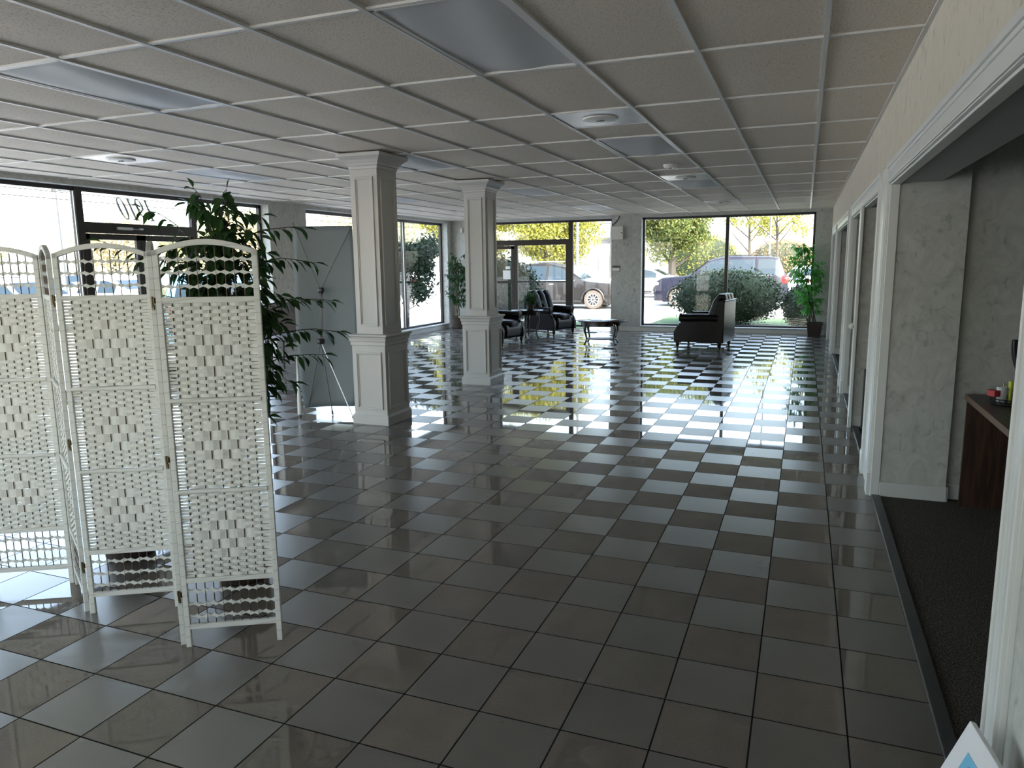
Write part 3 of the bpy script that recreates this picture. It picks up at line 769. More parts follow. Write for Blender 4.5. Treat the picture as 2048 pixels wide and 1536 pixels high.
def twig(bs, bl, p0, p1, rng, nl, L, w, r=.0025, arch=.06):
    p0 = Vector(p0); p1 = Vector(p1); pts = []
    for i in range(9):
        t = i/8; q = p0.lerp(p1, t) + Vector((0, 0, arch*math.sin(math.pi*t))) + Vector((rng.uniform(-.008, .008), rng.uniform(-.008, .008), rng.uniform(-.004, .004))); pts.append(q)
    bs.tube(pts, [r*(1-.7*i/8) for i in range(9)], 5)
    for i in range(nl):
        t = .25 + .75*(i+.5)/nl; k = min(7, int(t*8)); q = pts[k].lerp(pts[k+1], t*8-k)
        dd = (pts[k+1]-pts[k]).normalized()
        side = Vector((-dd.y, dd.x, 0)) * (1 if i % 2 else -1)
        d = dd*rng.uniform(.3, .9) + side*rng.uniform(.2, .7) + Vector((0, 0, rng.uniform(-1.1, -.1)))
        d.normalize(); st = q + d*.012
        bs.tube([q, st], r*.5, 4)
        leafmesh(bl, st, d, L*rng.uniform(.75, 1.15), w*rng.uniform(.8, 1.1), rng=rng)
    leafmesh(bl, pts[-1], (p1-p0).normalized() + Vector((0, 0, -.25)), L, w, rng=rng)

rng = random.Random(11)
PB = Vector((-2.62, 2.83, 0)); RV = Vector((.76, .65, 0)).normalized(); DV = Vector((-.65, .76, 0)).normalized()
t = thing('potted_ficus', 'tall dark green artificial ficus in a brown pot behind the white screen', 'potted plant', PB)
MB().lathe([(.095, 0), (.12, .01), (.135, .22), (.145, .235), (.145, .26), (.13, .262), (.125, .24)], 28).build('pot', M_POT, t, smooth=True)
MB().lathe([(.0, .235), (.126, .24)], 20, cap=False).build('soil', M_SOIL, t)
bs, bl = MB(), MB()
trunks = []
for i in range(4):
    a = i*1.7; pts = [Vector((.03*math.cos(a), .03*math.sin(a), .23))]
    for j in range(1, 9): pts.append(Vector((.03*math.cos(a+j*.7)*(1+.35*j*.3), .03*math.sin(a+j*.7), .23 + j*.195)))
    bs.tube(pts, [.011-.0009*k for k in range(9)], 7); trunks.append(pts)
# long reaching branches (u across the view, v away, z up)
spec = [((.0, 0, 1.50), (.45, .05, 1.60), 9), ((0, 0, 1.30), (.52, .10, 1.40), 9), ((.02, .0, 1.15), (.55, .0, 1.245), 11), ((.02, 0, 1.0), (.46, .0, 1.13), 8), ((0, 0, 1.62), (.40, .1, 1.77), 8),
        ((0, 0, .78), (.17, -.05, .84), 4), ((0, 0, 1.55), (-.33, .05, 1.86), 8), ((0, 0, 1.40), (-.50, .0, 1.70), 6), ((0, 0, 1.5), (-.36, .1, 1.62), 7), ((0, 0, 1.62), (-.10, .05, 1.96), 6), ((0, 0, 1.62), (.05, .0, 1.95), 6),
        ((0, 0, 1.3), (-.40, .05, 1.45), 7), ((0, 0, 1.2), (-.38, .1, 1.30), 7)]
def uvz(p): return RV*p[0] + DV*p[1] + Vector((0, 0, p[2]))
for a, c, n in spec: twig(bs, bl, uvz(a), uvz(c), rng, n+3, .070, .036, .004)
for i in range(150):
    z = rng.uniform(.88, 1.80); a = rng.uniform(0, 2*math.pi); rr = rng.uniform(.08, .33)*(1 if z < 1.7 else .7)
    p0 = Vector((0, 0, z-.05)); p1 = Vector((math.cos(a)*rr, math.sin(a)*rr*.8, z+rng.uniform(-.02, .13))) + RV*.02
    twig(bs, bl, p0, p1, rng, rng.randint(7, 10), .076, .042)
bs.build('stem', M_STEM, t, smooth=True); bl.build('foliage', M_LEAF, t, smooth=False, recalc=False)
t = thing('planter_pot', 'dark brown round pot behind the middle panel of the white screen', 'pot', (-3.44, 2.86, 0))
MB().lathe([(.10, 0), (.125, .01), (.14, .22), (.15, .235), (.15, .26), (.135, .262), (.13, .2), (.02, .19)], 28).build('pot_wall', M_POT, t, smooth=True)

def ficus(name, label, loc, H, spread, seed, lm, potfn, L=.07, w=.033, n=46, z0=.8, lean=(0, 0)):
    rg = random.Random(seed); t = thing(name, label, 'potted plant', loc)
    potfn(t); bs, bl = MB(), MB()
    for i in range(3):
        a = i*2.1; pts = []
        for j in range(8):
            q = j/7; pts.append((.035*math.cos(a+j*.8)+lean[0]*q, .035*math.sin(a+j*.8)+lean[1]*q, .24+q*(H-.4)))
        bs.tube(pts, [.013-.0011*k for k in range(8)], 6)
    for i in range(n):
        z = rg.uniform(z0, H-.1); a = rg.uniform(0, 6.283); rr = spread*rg.uniform(.4, 1)*math.sin(math.pi*min(1, max(.15, (z-z0+.25)/(H-z0+.35))))
        q = (z-.24)/(H-.4)
        p0 = Vector((lean[0]*q, lean[1]*q, z-.08)); p1 = p0 + Vector((math.cos(a)*rr, math.sin(a)*rr, rg.uniform(.02, .22)))
        if loc[0]+p1.x > XR-.17: p1.x = XR-.17-loc[0]
        if loc[0]+p1.x < XL+.16: p1.x = XL+.16-loc[0]
        if loc[1]+p1.y > YF-.17: p1.y = YF-.17-loc[1]
        twig(bs, bl, p0, p1, rg, rg.randint(6, 9), L, w, .003, .04)
    bs.build('stem', M_STEM, t, smooth=True); bl.build('foliage', lm, t, recalc=False)
def sqpot(t):
    b = MB(); h = .29
    b.add([(-.12, -.12, 0), (.12, -.12, 0), (.12, .12, 0), (-.12, .12, 0), (-.155, -.155, h), (.155, -.155, h), (.155, .155, h), (-.155, .155, h), (-.14, -.14, h), (.14, -.14, h), (.14, .14, h), (-.14, .14, h), (-.13, -.13, h-.04), (.13, -.13, h-.04), (.13, .13, h-.04), (-.13, .13, h-.04)],
          [(0, 3, 2, 1)] + [(i, (i+1) % 4, 4+(i+1) % 4, 4+i) for i in range(4)] + [(4+i, 4+(i+1) % 4, 8+(i+1) % 4, 8+i) for i in range(4)] + [(8+i, 8+(i+1) % 4, 12+(i+1) % 4, 12+i) for i in range(4)] + [(12, 13, 14, 15)])
    b.box((-.165, -.165, h-.03), (-.15, .165, h+.005)); b.box((.15, -.165, h-.03), (.165, .165, h+.005)); b.box((-.165, -.165, h-.03), (.165, -.15, h+.005)); b.box((-.165, .15, h-.03), (.165, .165, h+.005))
    b.build('pot', M_POT, t, bevel=.006)
    b = MB(); b.box((-.135, -.135, h-.045), (.135, .135, h-.03)); b.build('soil', M_SOIL, t)
def wicker(t):
    MB().lathe([(.13, 0), (.15, .02), (.165, .26), (.175, .27), (.175, .30), (.155, .30), (.15, .25), (.0, .25)], 24).build('pot', M_BASKET, t, smooth=True)
ficus('potted_tree', 'bright green ficus tree in a square black pot by the far right window', (.235, 16.70, 0), 1.95, .50, 5, M_LEAF2, sqpot, .105, .055, 84, .52, (-.30, -.08))
ficus('corner_ficus', 'dark leafy ficus in a wicker pot in the far left corner', (-8.0, 16.62, 0), 1.85, .50, 8, M_LEAF, wicker, .10, .05, 80, .62, (.02, -.03))

# ------------------------------------------------------------------ X banner stand, seen from behind
ban = thing('banner_stand', 'grey back of a tall display banner on a crossed rod stand beside the nearest column', 'banner stand', (-4.70, 6.50, 0))
BR = Vector((.905, .425, 0)).normalized()     # along the sheet, to the right in view
BD = Vector((.425, -.905, 0)).normalized()    # towards the camera
def bp(u, d, z): return BR*u + BD*d + Vector((0, 0, z))
def edgeL(z): return -.262 - .035*math.sin(math.pi*min(1, max(0, z/1.9))) + (.035 if z < .3 else 0)*(1-z/.3 if z < .3 else 0)
def edgeR(z): return .300 + .040*min(1, z) + .020*math.sin(math.pi*min(1, max(0, z/1.9))) - (.03 if z < .3 else 0)*(1-z/.3 if z < .3 else 0)
b = MB()
def bf(u, v):
    z = .085 + 1.905*v; l, r = edgeL(z), edgeR(z)
    return bp(l+(r-l)*u, -.05*math.sin(math.pi*v)*math.cos(2.2*(u-.5)) - .02 + .02*math.cos(2*math.pi*u)*(1-v), z)
b.grid(bf, 14, 24); 
o = b.build('banner_sheet', M_BANNER, ban, smooth=True, recalc=False); md = o.modifiers.new('solid', 'SOLIDIFY'); md.thickness = .0015
hubU, hubL = bp(-.005, .035, 1.33), bp(-.03, .05, .80)
b = MB(); b.lathe([(.026, -.03), (.036, -.01), (.036, .02), (.03, .028)], 8, c=hubU); b.obox(hubU + Vector((0, 0, -.03)), (.03, .03, .04), Matrix.Identity(3)); b.build('upper_hub', M_BLACK, ban, bevel=.003)
b = MB(); b.lathe([(.034, -.03), (.042, -.01), (.042, .018), (.034, .026)], 10, c=hubL); b.build('lower_hub', M_BLACK, ban, bevel=.003)
for p0, p1 in ((hubU, bp(-.262, .0, 2.03)), (hubU, bp(.335, .0, 1.98))):
    MB().tube([p0, (p0+p1)/2 + BD*.02, p1], .0045, 8).build('upper_rod', M_GREYMET, ban, smooth=True)
b = MB(); b.tube([hubU, hubL], .006, 8); b.tube([hubU+BR*.016, hubL+BR*.016], .006, 8); b.build('centre_rod', M_GREYMET, ban, smooth=True)
for p1 in (bp(-.205, -.005, .10), bp(.05, .02, .008), bp(.33, .37, .008)):
    q = MB().tube([hubL, p1], .0055, 8).build('stand_leg', M_ALU if p1.z < .05 and p1.dot(BR) > .2 else M_GREYMET, ban, smooth=True)
    if p1.z < .05: MB().tube([p1+(hubL-p1)*.05, p1-(hubL-p1)*.004], .009, 8).build('rubber_foot', M_BLACK, ban)
# white support pole at the left edge of the sheet
b = MB(); b.lathe([(.006, .012), (.024, .03), (.022, .15), (.013, .45), (.004, .66)], 10, c=(BR*(-.285)+BD*.06)); b.build('rolled_sheet_edge', M_WHITE, ban, smooth=True)
b = MB(); b.lathe([(.014, 0), (.014, .014), (.006, .03)], 10, c=(BR*(-.285)+BD*.06)); b.build('rubber_foot', M_BLACK, ban)

# ------------------------------------------------------------------ leather seats; local +x is the front, y across, origin on floor
def cushion(b, c, r, p=.55, nu=20, nv=10): b.ball(c, r, nu, nv, p)
def leather_chair(name, label, loc, rz, W=.84, D=.86, back_h=.97, wing=False):
    t = thing(name, label, 'armchair', loc, rz, group='dark leather recliner armchairs')
    hw = W/2
    b = MB(); b.box((-D/2+.06, -hw+.05, .13), (D/2-.06, hw-.05, .34)); b.build('seat_base', M_LEATHER, t, bevel=.03, smooth=True)
    b = MB(); cushion(b, (.08, 0, .40), (D/2-.09, hw-.16, .095)); b.build('seat_cushion', M_LEATHER, t, smooth=True)
    b = MB(); b.grid(lambda u, v: (D/2-.055 + .03*math.sin(math.pi*v), -hw+.14+(W-.28)*u, .15+.27*v), 8, 8); o = b.build('front_panel', M_LEATHER, t, smooth=True, recalc=False); md = o.modifiers.new('s', 'SOLIDIFY'); md.thickness = .02
    for s in (-1, 1):
        # side panel with sweeping front and rolled arm on top
        prof = [(-D/2+.03, .13), (D/2-.03, .13), (D/2-.02, .30), (D/2-.07, .40), (D/2-.14, .47), (D/2-.15, .55), (-D/2+.05, .56)]
        b = MB(); y0, y1 = s*(hw-.11), s*(hw-.03); b.prism(prof, lambda u, v, q: (u, y0+(y1-y0)*q, v), 0, 1); a = b.build('arm', M_LEATHER, t, bevel=.012, smooth=True)
        b = MB(); pts = [(-D/2+.10, s*(hw-.055), .565)] + [(-D/2+.10+(D-.24)*q/5, s*(hw-.055), .565+.006*math.sin(q)) for q in range(1, 6)]
        b.tube(pts, [.072, .072, .072, .074, .076, .074], 16, sy=.95); b.build('arm_roll', M_LEATHER, a, smooth=True)
        b = MB(); b.lathe([(.078, -.006), (.078, .012), (.06, .018)], 20, c=(D/2-.14, s*(hw-.055), .565), axis='x'); b.build('arm_button', M_LEATHER, a, smooth=True)
    # raked back with three vertical channels rolling over the top
    def backf(k, yc, w):
        b = MB()
        path = [(-.12, .36, .07), (-.17, .52, .085), (-.23, .68, .09), (-.285, back_h-.15, .09), (-.33, back_h-.06, .075), (-.40, back_h-.05, .055), (-.43, back_h-.12, .035)]
        n = 16; vs = []
        for i, (x, z, th) in enumerate(path):
            for j in range(n):
                a = 2*math.pi*j/n; ca, sa = math.cos(a), math.sin(a)
                sg = lambda q: math.copysign(abs(q)**.6, q)
                nx, nz = (.93, .36) if i < 4 else (.35, .93) if i == 4 else (-.3, .95)
                vs.append((x + nx*th*sg(ca)*.8, yc + w*sg(sa), z + nz*th*sg(ca)*.8))
        fs = [(i*n+j, i*n+(j+1) % n, (i+1)*n+(j+1) % n, (i+1)*n+j) for i in range(len(path)-1) for j in range(n)] + [tuple(range(n)), tuple((len(path)-1)*n+j for j in range(n))]
        b.add(vs, fs); b.build('back_cushion', M_LEATHER, t, smooth=True)
    w3 = (W-.24)/6
    for k in (-1, 0, 1): backf(k, k*w3*2, w3*1.02)
    b = MB()
    b.prism([(-D/2+.0, .13), (-D/2+.08, .13), (-.20, .50), (-.32, back_h-.14), (-.40, back_h-.10), (-.435, back_h-.12), (-D/2-.005, back_h-.14)], lambda u, v, q: (u, -hw+.02+(W-.04)*q, v), 0, 1)
    b.build('back_shell', M_LEATHER, t, bevel=.012)
    b = MB(); b.tube([(-D/2-.005, -hw+.03, back_h-.125), (-D/2-.005, hw-.03, back_h-.125)], .014, 8); b.build('piping', M_LEATHER, t, smooth=True)
    for sx in (-1, 1):
        for sy in (-1, 1):
            b = MB(); b.lathe([(.016, 0), (.022, .02), (.016, .035), (.030, .06), (.034, .075), (.026, .085), (.034, .10), (.034, .14)], 14, c=(sx*(D/2-.08), sy*(hw-.09), 0)); b.build('leg', M_DARKWOOD, t, smooth=True)
    return t
ch = leather_chair('leather_recliner', 'dark leather recliner facing right between the side table and far window', (-5.27, 15.74, 0), -.36, W=.86, D=.88, back_h=.99)
dup(ch, (-5.70, 13.62, 0), -.22, 'dark leather armchair partly hidden behind the second column')
rc = dup(ch, (-1.70, 14.0, 0), math.pi-.14, 'dark leather armchair with channelled back facing left, alone on the right of the lounge')
rc.scale = (1.06, 1.06, 1.02)

# ------------------------------------------------------------------ lounge tables
def sleg(b, x, y, h, out, sc=1.0):
    ox, oy = out
    pts = []
    for q, o_, r in ((1, 0, .030), (.85, .016, .030), (.68, .022, .024), (.45, .004, .018), (.22, -.008, .015), (.07, .012, .016), (.02, .026, .020), (0, .028, .016)):
        pts.append((x+ox*o_*sc, y+oy*o_*sc, h*q, r))
    b.tube([p[:3] for p in pts], [p[3] for p in pts], 8)
t = thing('coffee_table', 'low oval dark wood coffee table with curved legs in front of the armchairs', 'table', (-3.70, 14.20, 0), .12)
MB().lathe([(.40, .425), (.43, .432), (.455, .445), (.455, .455), (.44, .462), (.0, .463)], 48, sx=1.10, sy=.82, cap=False).build('tabletop', M_DARKWOOD, t, smooth=True)
MB().lathe([(.38, .36), (.385, .43)], 40, sx=1.05, sy=.76).build('apron', M_DARKWOOD, t, smooth=True)
for sx in (-1, 1):
    for sy in (-1, 1):
        b = MB(); sleg(b, sx*.27, sy*.20, .40, (sx*.8, sy*.6), 1.6); b.build('leg', M_DARKWOOD, t, smooth=True)
b = MB(); b.lathe([(.25, .085), (.26, .09), (.26, .10), (.25, .105)], 30, sx=1.15, sy=.8); b.build('lower_shelf', M_GREYMET, t, smooth=True)
b = MB(); b.obox((-3.82, 14.18, .4675), (.22, .28, .006), Matrix.Rotation(.5, 3, 'Z')); tag(b.build('magazine', M_BLACK), 'dark magazine lying on the left of the oval coffee table', 'magazine')
b = MB(); b.obox((-3.52, 14.22, .4675), (.21, .28, .006), Matrix.Rotation(-.4, 3, 'Z')); tag(b.build('magazine', M_WHITEPL), 'pale magazine lying on the right of the oval coffee table', 'magazine')
t = thing('side_table', 'dark round side table between the two left armchairs holding a fern', 'table', (-5.42, 14.62, 0))
MB().lathe([(.30, .585), (.33, .592), (.345, .602), (.345, .613), (.33, .620), (.0, .621)], 40, cap=False).build('tabletop', M_DARKWOOD, t, smooth=True)
MB().lathe([(.27, .52), (.275, .59)], 32).build('apron', M_DARKWOOD, t, smooth=True)
for k in range(4):
    a = .5 + k*H90
    b = MB(); sleg(b, .21*math.cos(a), .21*math.sin(a), .56, (math.cos(a), math.sin(a)), 1.6); b.build('leg', M_DARKWOOD, t, smooth=True)
MB().lathe([(.19, .15), (.2, .155), (.2, .17), (.19, .172)], 28).build('lower_shelf', M_DARKWOOD, t, smooth=True)
t = thing('potted_fern', 'grassy green fern in a dark pot on the round side table', 'potted plant', (-5.34, 14.60, .621))
MB().lathe([(.05, 0), (.07, .01), (.085, .10), (.08, .105), (.075, .09), (.0, .088)], 20).build('pot', M_POT, t, smooth=True)
rg = random.Random(3); b = MB()
for i in range(420):
    a = rg.uniform(0, 6.283); L = rg.uniform(.22, .52); r = rg.uniform(.3, 1.0); base = Vector((rg.uniform(-.05, .05), rg.uniform(-.05, .05), .12)); s = Vector((-math.sin(a), math.cos(a), 0))
    vs = []
    for j in range(6):
        q = j/5; p = base + Vector((math.cos(a)*L*r*q, math.sin(a)*L*r*q, L*(1.0-r*.4)*q - L*.75*r*q*q)); w = .009*(1-q)+.001
        vs += [p - s*w, p + s*w]
    b.add(vs, [(2*j, 2*j+1, 2*j+3, 2*j+2) for j in range(5)])
b.build('fern_fronds', M_FERN, t, recalc=False)

# upholstered chair behind the ficus
t = thing('side_chair', 'mauve grey padded chair with dark legs between the ficus and the banner', 'chair', (-7.62, 9.65, 0), -.5)
M_MAUVE = mat('mauve grey fabric', (.13, .12, .125), .8)
b = MB(); cushion(b, (0, 0, .46), (.27, .27, .065)); b.build('seat', M_MAUVE, t, smooth=True)
b = MB(); b.grid(lambda u, v: (-.24-.10*v, -.26+.52*u, .50+.50*v), 8, 8); o = b.build('backrest', M_MAUVE, t, smooth=True, recalc=False); md = o.modifiers.new('s', 'SOLIDIFY'); md.thickness = .06
for sx in (-1, 1):
    for sy in (-1, 1): MB().tube([(sx*.22, sy*.22, .44), (sx*.25, sy*.24, 0)], [.02, .015], 8).build('leg', M_BLACK, t, smooth=True)

# ------------------------------------------------------------------ wall devices
t = thing('alarm_box', 'beige metal alarm box high on the far wall pillar', 'control box', (-4.04, YF, 2.10))
b = MB(); b.box((-.155, -.11, 0), (.125, 0, .30)); b.build('box_body', M_WHITEPL, t, bevel=.004)
b = MB(); b.lathe([(.014, -.118), (.014, -.108)], 12, c=(.095, 0, .15), axis='y'); b.build('key_lock', M_BLACK, t)
b = MB(); b.box((-.11, -.112, .25), (.02, -.110, .256)); b.box((-.11, -.112, .268), (.02, -.110, .274)); b.build('printed_lines', M_LAMPW, t)
b = MB(); b.tube([(-4.02, YF-.012, CEIL-.01), (-4.04, YF-.012, 2.57), (-4.12, YF-.012, 2.48), (-4.18, YF-.012, 2.44), (-4.188, YF-.012, 2.405)], .009, 6); tag(b.build('alarm_cable', M_BLACK, smooth=True), 'black cable curving from ceiling down to the beige alarm box', 'cable')
t = thing('alarm_keypad', 'small alarm keypad with flip cover below the beige alarm box', 'keypad', (-4.09, YF, 1.385))
b = MB(); b.box((-.08, -.03, 0), (.09, 0, .075)); b.build('keypad_body', M_WHITEPL, t, bevel=.006)
b = MB(); b.box((-.085, -.035, .08), (.085, 0, .125)); b.build('display', M_BLACK, t, bevel=.004)
t = thing('motion_sensor', 'small white motion sensor near the ceiling in the far left corner', 'sensor', (-8.02, YF, 2.36))
b = MB(); b.box((-.035, -.045, 0), (.035, 0, .11)); b.build('sensor_body', M_WHITEPL, t, bevel=.008)
b = MB(); b.box((-.022, -.049, .02), (.022, -.044, .06)); b.build('sensor_lens', M_LENS, t, bevel=.002)
b = MB(); b.lathe([(.012, -.05), (.02, -.03), (.03, -.022), (.028, -.008), (.012, 0)], 14, c=(XR-.032, 7.64, .96), axis='x'); b.build('post_knob', M_WHITEPL, post, smooth=True)
b = MB(); b.box((XR+.076, 7.50, .0), (XR+.13, 7.58, .57)); b.box((XR+.074, 7.48, 0), (XR+.20, 7.60, .02)); tag(b.build('black_panel', M_BLACK, bevel=.004), 'black upright panel behind the casing inside the second opening', 'panel')
b = MB(); b.prism([(0, 0), (.22, 0), (.22, .62), (.16, .60)], lambda u, v, q: (XR+.14+u, 13.42+q, v), 0, .05); tag(b.build('leaning_board', M_BLACK, bevel=.003), 'black board leaning in the third opening near the far end', 'board')

# ------------------------------------------------------------------ office desk and things on it
t = thing('office_desk', 'dark walnut office desk inside the nearest opening on the right', 'desk', (.985, 5.28, 0))
b = MB(); b.box((0, -1.55, .705), (.78, .03, .735)); b.build('desktop', M_DESKTOP, t, bevel=.003)
b = MB(); b.box((-.006, -1.55, .700), (0, .03, .736)); b.build('edge_band', M_EDGE, t)
b = MB(); b.box((.005, 0, 0), (.78, .025, .705)); b.build('modesty_panel', M_DESK, t)
b = MB(); b.box((.28, -1.5, .12), (.72, -.5, .69)); b.build('drawer_pedestal', M_DESK, t, bevel=.004)
b = MB(); b.box((.02, -1.54, 0), (.76, -1.515, .70)); b.build('end_panel', M_DESK, t)
DX, DY, DZ = .985, 5.28, .735
t = thing('pen_tray', 'round black wire tray holding small stationery on the walnut desk', 'tray', (1.16, 5.00, DZ))
b = MB()
for r, z in ((.10, .004), (.108, .020), (.112, .036)): b.tube([(r*math.cos(a*.2618), r*math.sin(a*.2618), z) for a in range(25)], .003, 5)
for a in range(24): b.tube([(.10*math.cos(a*.2618), .10*math.sin(a*.2618), .004), (.112*math.cos(a*.2618), .112*math.sin(a*.2618), .036)], .002, 4)
b.lathe([(.10, .001), (.10, .004)], 28); b.build('tray_wire', M_BLACK, t, smooth=True)
b = MB(); b.obox((1.072, 5.03, DZ+.057), (.04, .06, .036), Matrix.Rotation(.5, 3, 'Z')); tag(b.build('staple_box', mat('red card', (.42, .03, .04), .5), bevel=.002), 'small red box at the left rim of the black desk tray', 'box')
b = MB(); b.lathe([(.026, 0), (.028, .09), (.024, .09), (.022, .004)], 18, c=(1.115, 5.04, DZ+.005)); tag(b.build('tape_cup', M_LENS, smooth=True), 'small translucent cup in the black desk tray', 'cup')
t = thing('highlighter', 'yellow green highlighter pen standing in the black desk tray', 'pen', (1.155, 5.03, DZ+.005))
MB().lathe([(.010, 0), (.011, .10), (.008, .105)], 14).build('pen_barrel', mat('lime plastic', (.40, .46, .02), .35), t, smooth=True)
MB().lathe([(.013, .085), (.013, .125), (.011, .128)], 14).build('pen_cap', mat('lime cap', (.50, .56, .03), .35), t, smooth=True)
b = MB(); b.tube([(1.185, 5.03, DZ+.005), (1.20, 5.05, DZ+.14)], .008, 8); tag(b.build('marker', M_BLACK, smooth=True), 'black marker pen leaning behind the yellow highlighter', 'pen')
b = MB(); b.tube([(1.135, 5.07, DZ+.005), (1.13, 5.08, DZ+.115)], .004, 8); tag(b.build('pencil', mat('yellow pencil', (.42, .38, .05), .5), smooth=True), 'thin yellow pencil beside the translucent cup', 'pencil')
t = thing('computer_monitor', 'black computer monitor at the far end of the walnut desk, mostly behind the casing', 'monitor', (1.37, 5.12, DZ), .12)
b = MB(); n = 10; vs = []
for q in range(n+1):
    v = q/n; x0 = -.215 + .10*(1-v)**2.2; x1 = .215 - .10*(1-v)**2.2; z = .085+.285*v; d = .016+.014*math.sin(math.pi*v)
    vs += [(x0, -.012, z), (x1, -.012, z), (x1, d, z), (x0, d, z)]
b.add(vs, [(4*i_+k_, 4*i_+(k_+1) % 4, 4*i_+4+(k_+1) % 4, 4*i_+4+k_) for i_ in range(n) for k_ in range(4)] + [(0, 1, 2, 3), (4*n, 4*n+1, 4*n+2, 4*n+3)])
b.build('monitor_shell', M_BLACK, t, bevel=.006, smooth=True)
b = MB(); b.box((-.185, -.0145, .15), (.185, -.0125, .345)); b.build('screen_glass', mat('dark screen glass', (.01, .012, .016), .12), t)
b = MB(); b.tube([(0, .02, .01), (0, .03, .13)], .018, 10); b.build('monitor_neck', M_BLACK, t, smooth=True)
MB().lathe([(.09, 0), (.088, .008), (.02, .014)], 24).build('monitor_base', M_BLACK, t, smooth=True)

# framed print leaning on the wall beside the near casing
C0 = Vector((.400, 1.809, .538))
ea = Vector((-.348, .015, -.937)).normalized(); eb = Vector((.194, -.977, -.088)).normalized(); en = Vector((-.917, -.212, .337)).normalized()
t = thing('leaning_print', 'white framed blue raindrop print leaning on the wall at the lower right corner', 'picture', C0)
PA, PB2 = .572, .36
def cp(a, c, n): return ea*a + eb*c + en*n
b = MB(); b.prism([(0, 0), (PA, 0), (PA, PB2), (0, PB2)], lambda u, v, q: cp(u, v, q), -.014, 0); b.build('picture_frame', mat('white print border', (.70, .70, .72), .45), t, bevel=.002)
M_BLUE = mat('sky blue print', (.085, .36, .56), .3, var=.25, scale=3)
BW = .050
b = MB(); b.prism([(BW, BW), (PA-BW, BW), (PA-BW, PB2-BW), (BW, PB2-BW)], lambda u, v, q: cp(u, v, q), .0002, .0012); b.build('printed_sheet', M_BLUE, t)
M_DROP = mat('deep blue print', (.05, .18, .50), .3); M_DROPL = mat('pale blue print', (.45, .66, .80), .3)
rg = random.Random(9); k = 0
for (u, v) in ((.085, .080), (.105, .125), (.16, .085), (.15, .165), (.20, .12), (.22, .21), (.27, .08), (.28, .15), (.33, .22), (.36, .12), (.42, .18), (.46, .09)):
    L = .022 if k % 2 == 0 else .016
    poly = [(u + L*(.9*math.cos(q) + (.6 if abs(q) < .01 else 0)), v + L*.42*math.sin(q)) for q in [i*math.pi/6 for i in range(12)]]
    b = MB(); b.prism(poly, lambda a, c, q: cp(a, c, q), .0012, .0016); b.build('printed_drop', M_DROP, t)
    b = MB(); b.prism([(u+L*.8+L*.16*math.cos(q*math.pi/4), v+L*.22*math.sin(q*math.pi/4)) for q in range(8)], lambda a, c, q: cp(a, c, q), .0016, .0019); b.build('printed_glint', M_DROPL, t)
    k += 1

# ------------------------------------------------------------------ outdoors: ground
b = MB(); b.box((-150, -60, GZ-.3), (80, 160, GZ)); struct(b.build('ground', M_LOT))
b = MB(); b.box((XL-.3, YB-.3, GZ), (4.4, YF+.26, -.001)); struct(b.build('foundation', M_CURB))
b = MB(); b.box((-3.9, YF+.27, GZ), (4.4, 23.2, GZ+.05)); b.box((-8.6, YF+1.6, GZ), (-5.4, 20.6, GZ+.04)); struct(b.build('lawn', M_GRASS))
b = MB(); b.box((-4.05, YF+.27, GZ), (-3.9, 23.35, GZ+.09)); b.box((-4.05, 23.2, GZ), (4.4, 23.35, GZ+.09)); struct(b.build('curb', M_CURB, bevel=.02))
b = MB(); b.box((-10.2, -6, GZ), (XL-.3, YF+3, GZ+.05)); struct(b.build('sidewalk', M_CURB))
rg = random.Random(77); b = MB()
for i in range(9000):
    x = rg.uniform(-3.85, 1.5); y = rg.uniform(YF+.35, 19.5); h = rg.uniform(.03, .08); a = rg.uniform(0, 3.14); w = .006
    c_, s_ = math.cos(a)*w, math.sin(a)*w
    b.add([(x-c_, y-s_, GZ+.05), (x+c_, y+s_, GZ+.05), (x+rg.uniform(-.02, .02), y+rg.uniform(-.02, .02), GZ+.05+h)], [(0, 1, 2)])
tag(b.build('grass_blades', leafmat('grass blade', (.06, .15, .03), (.14, .26, .06)), recalc=False), 'green lawn grass growing outside the far right window', 'grass', kind='stuff')

# ------------------------------------------------------------------ outdoor foliage
def leafcloud(name, m, parent, blobs, n, size, seed, shell=.55):
    r = np.random.RandomState(seed)
    wts = np.array([bl[3]*bl[4]*bl[5] for bl in blobs])**.7; wts /= wts.sum()
    idx = r.choice(len(blobs), n, p=wts); B_ = np.array(blobs)[idx]
    d = r.normal(size=(n, 3)); d /= np.linalg.norm(d, axis=1)[:, None]
    rad = shell + (1-shell)*r.rand(n, 1)**.6; rad *= 1 + .10*r.normal(size=(n, 1))
    c = B_[:, :3] + d*rad*B_[:, 3:6]
    u = r.normal(size=(n, 3)); u /= np.linalg.norm(u, axis=1)[:, None]
    w = np.cross(u, r.normal(size=(n, 3))); w /= np.linalg.norm(w, axis=1)[:, None]
    s = size*(.6+.8*r.rand(n, 1))
    v = np.stack([c-u*s, c+w*s*.5, c+u*s, c-w*s*.5], 1).reshape(-1, 3)
    me = bpy.data.meshes.new(name); me.vertices.add(4*n); me.vertices.foreach_set('co', v.ravel())
    me.loops.add(4*n); me.loops.foreach_set('vertex_index', np.arange(4*n)); me.polygons.add(n)
    me.polygons.foreach_set('loop_start', np.arange(0, 4*n, 4)); me.polygons.foreach_set('loop_total', np.full(n, 4))
    me.update(); me.materials.append(m)
    o = bpy.data.objects.new(name, me); COL.objects.link(o); o.parent = parent; return o
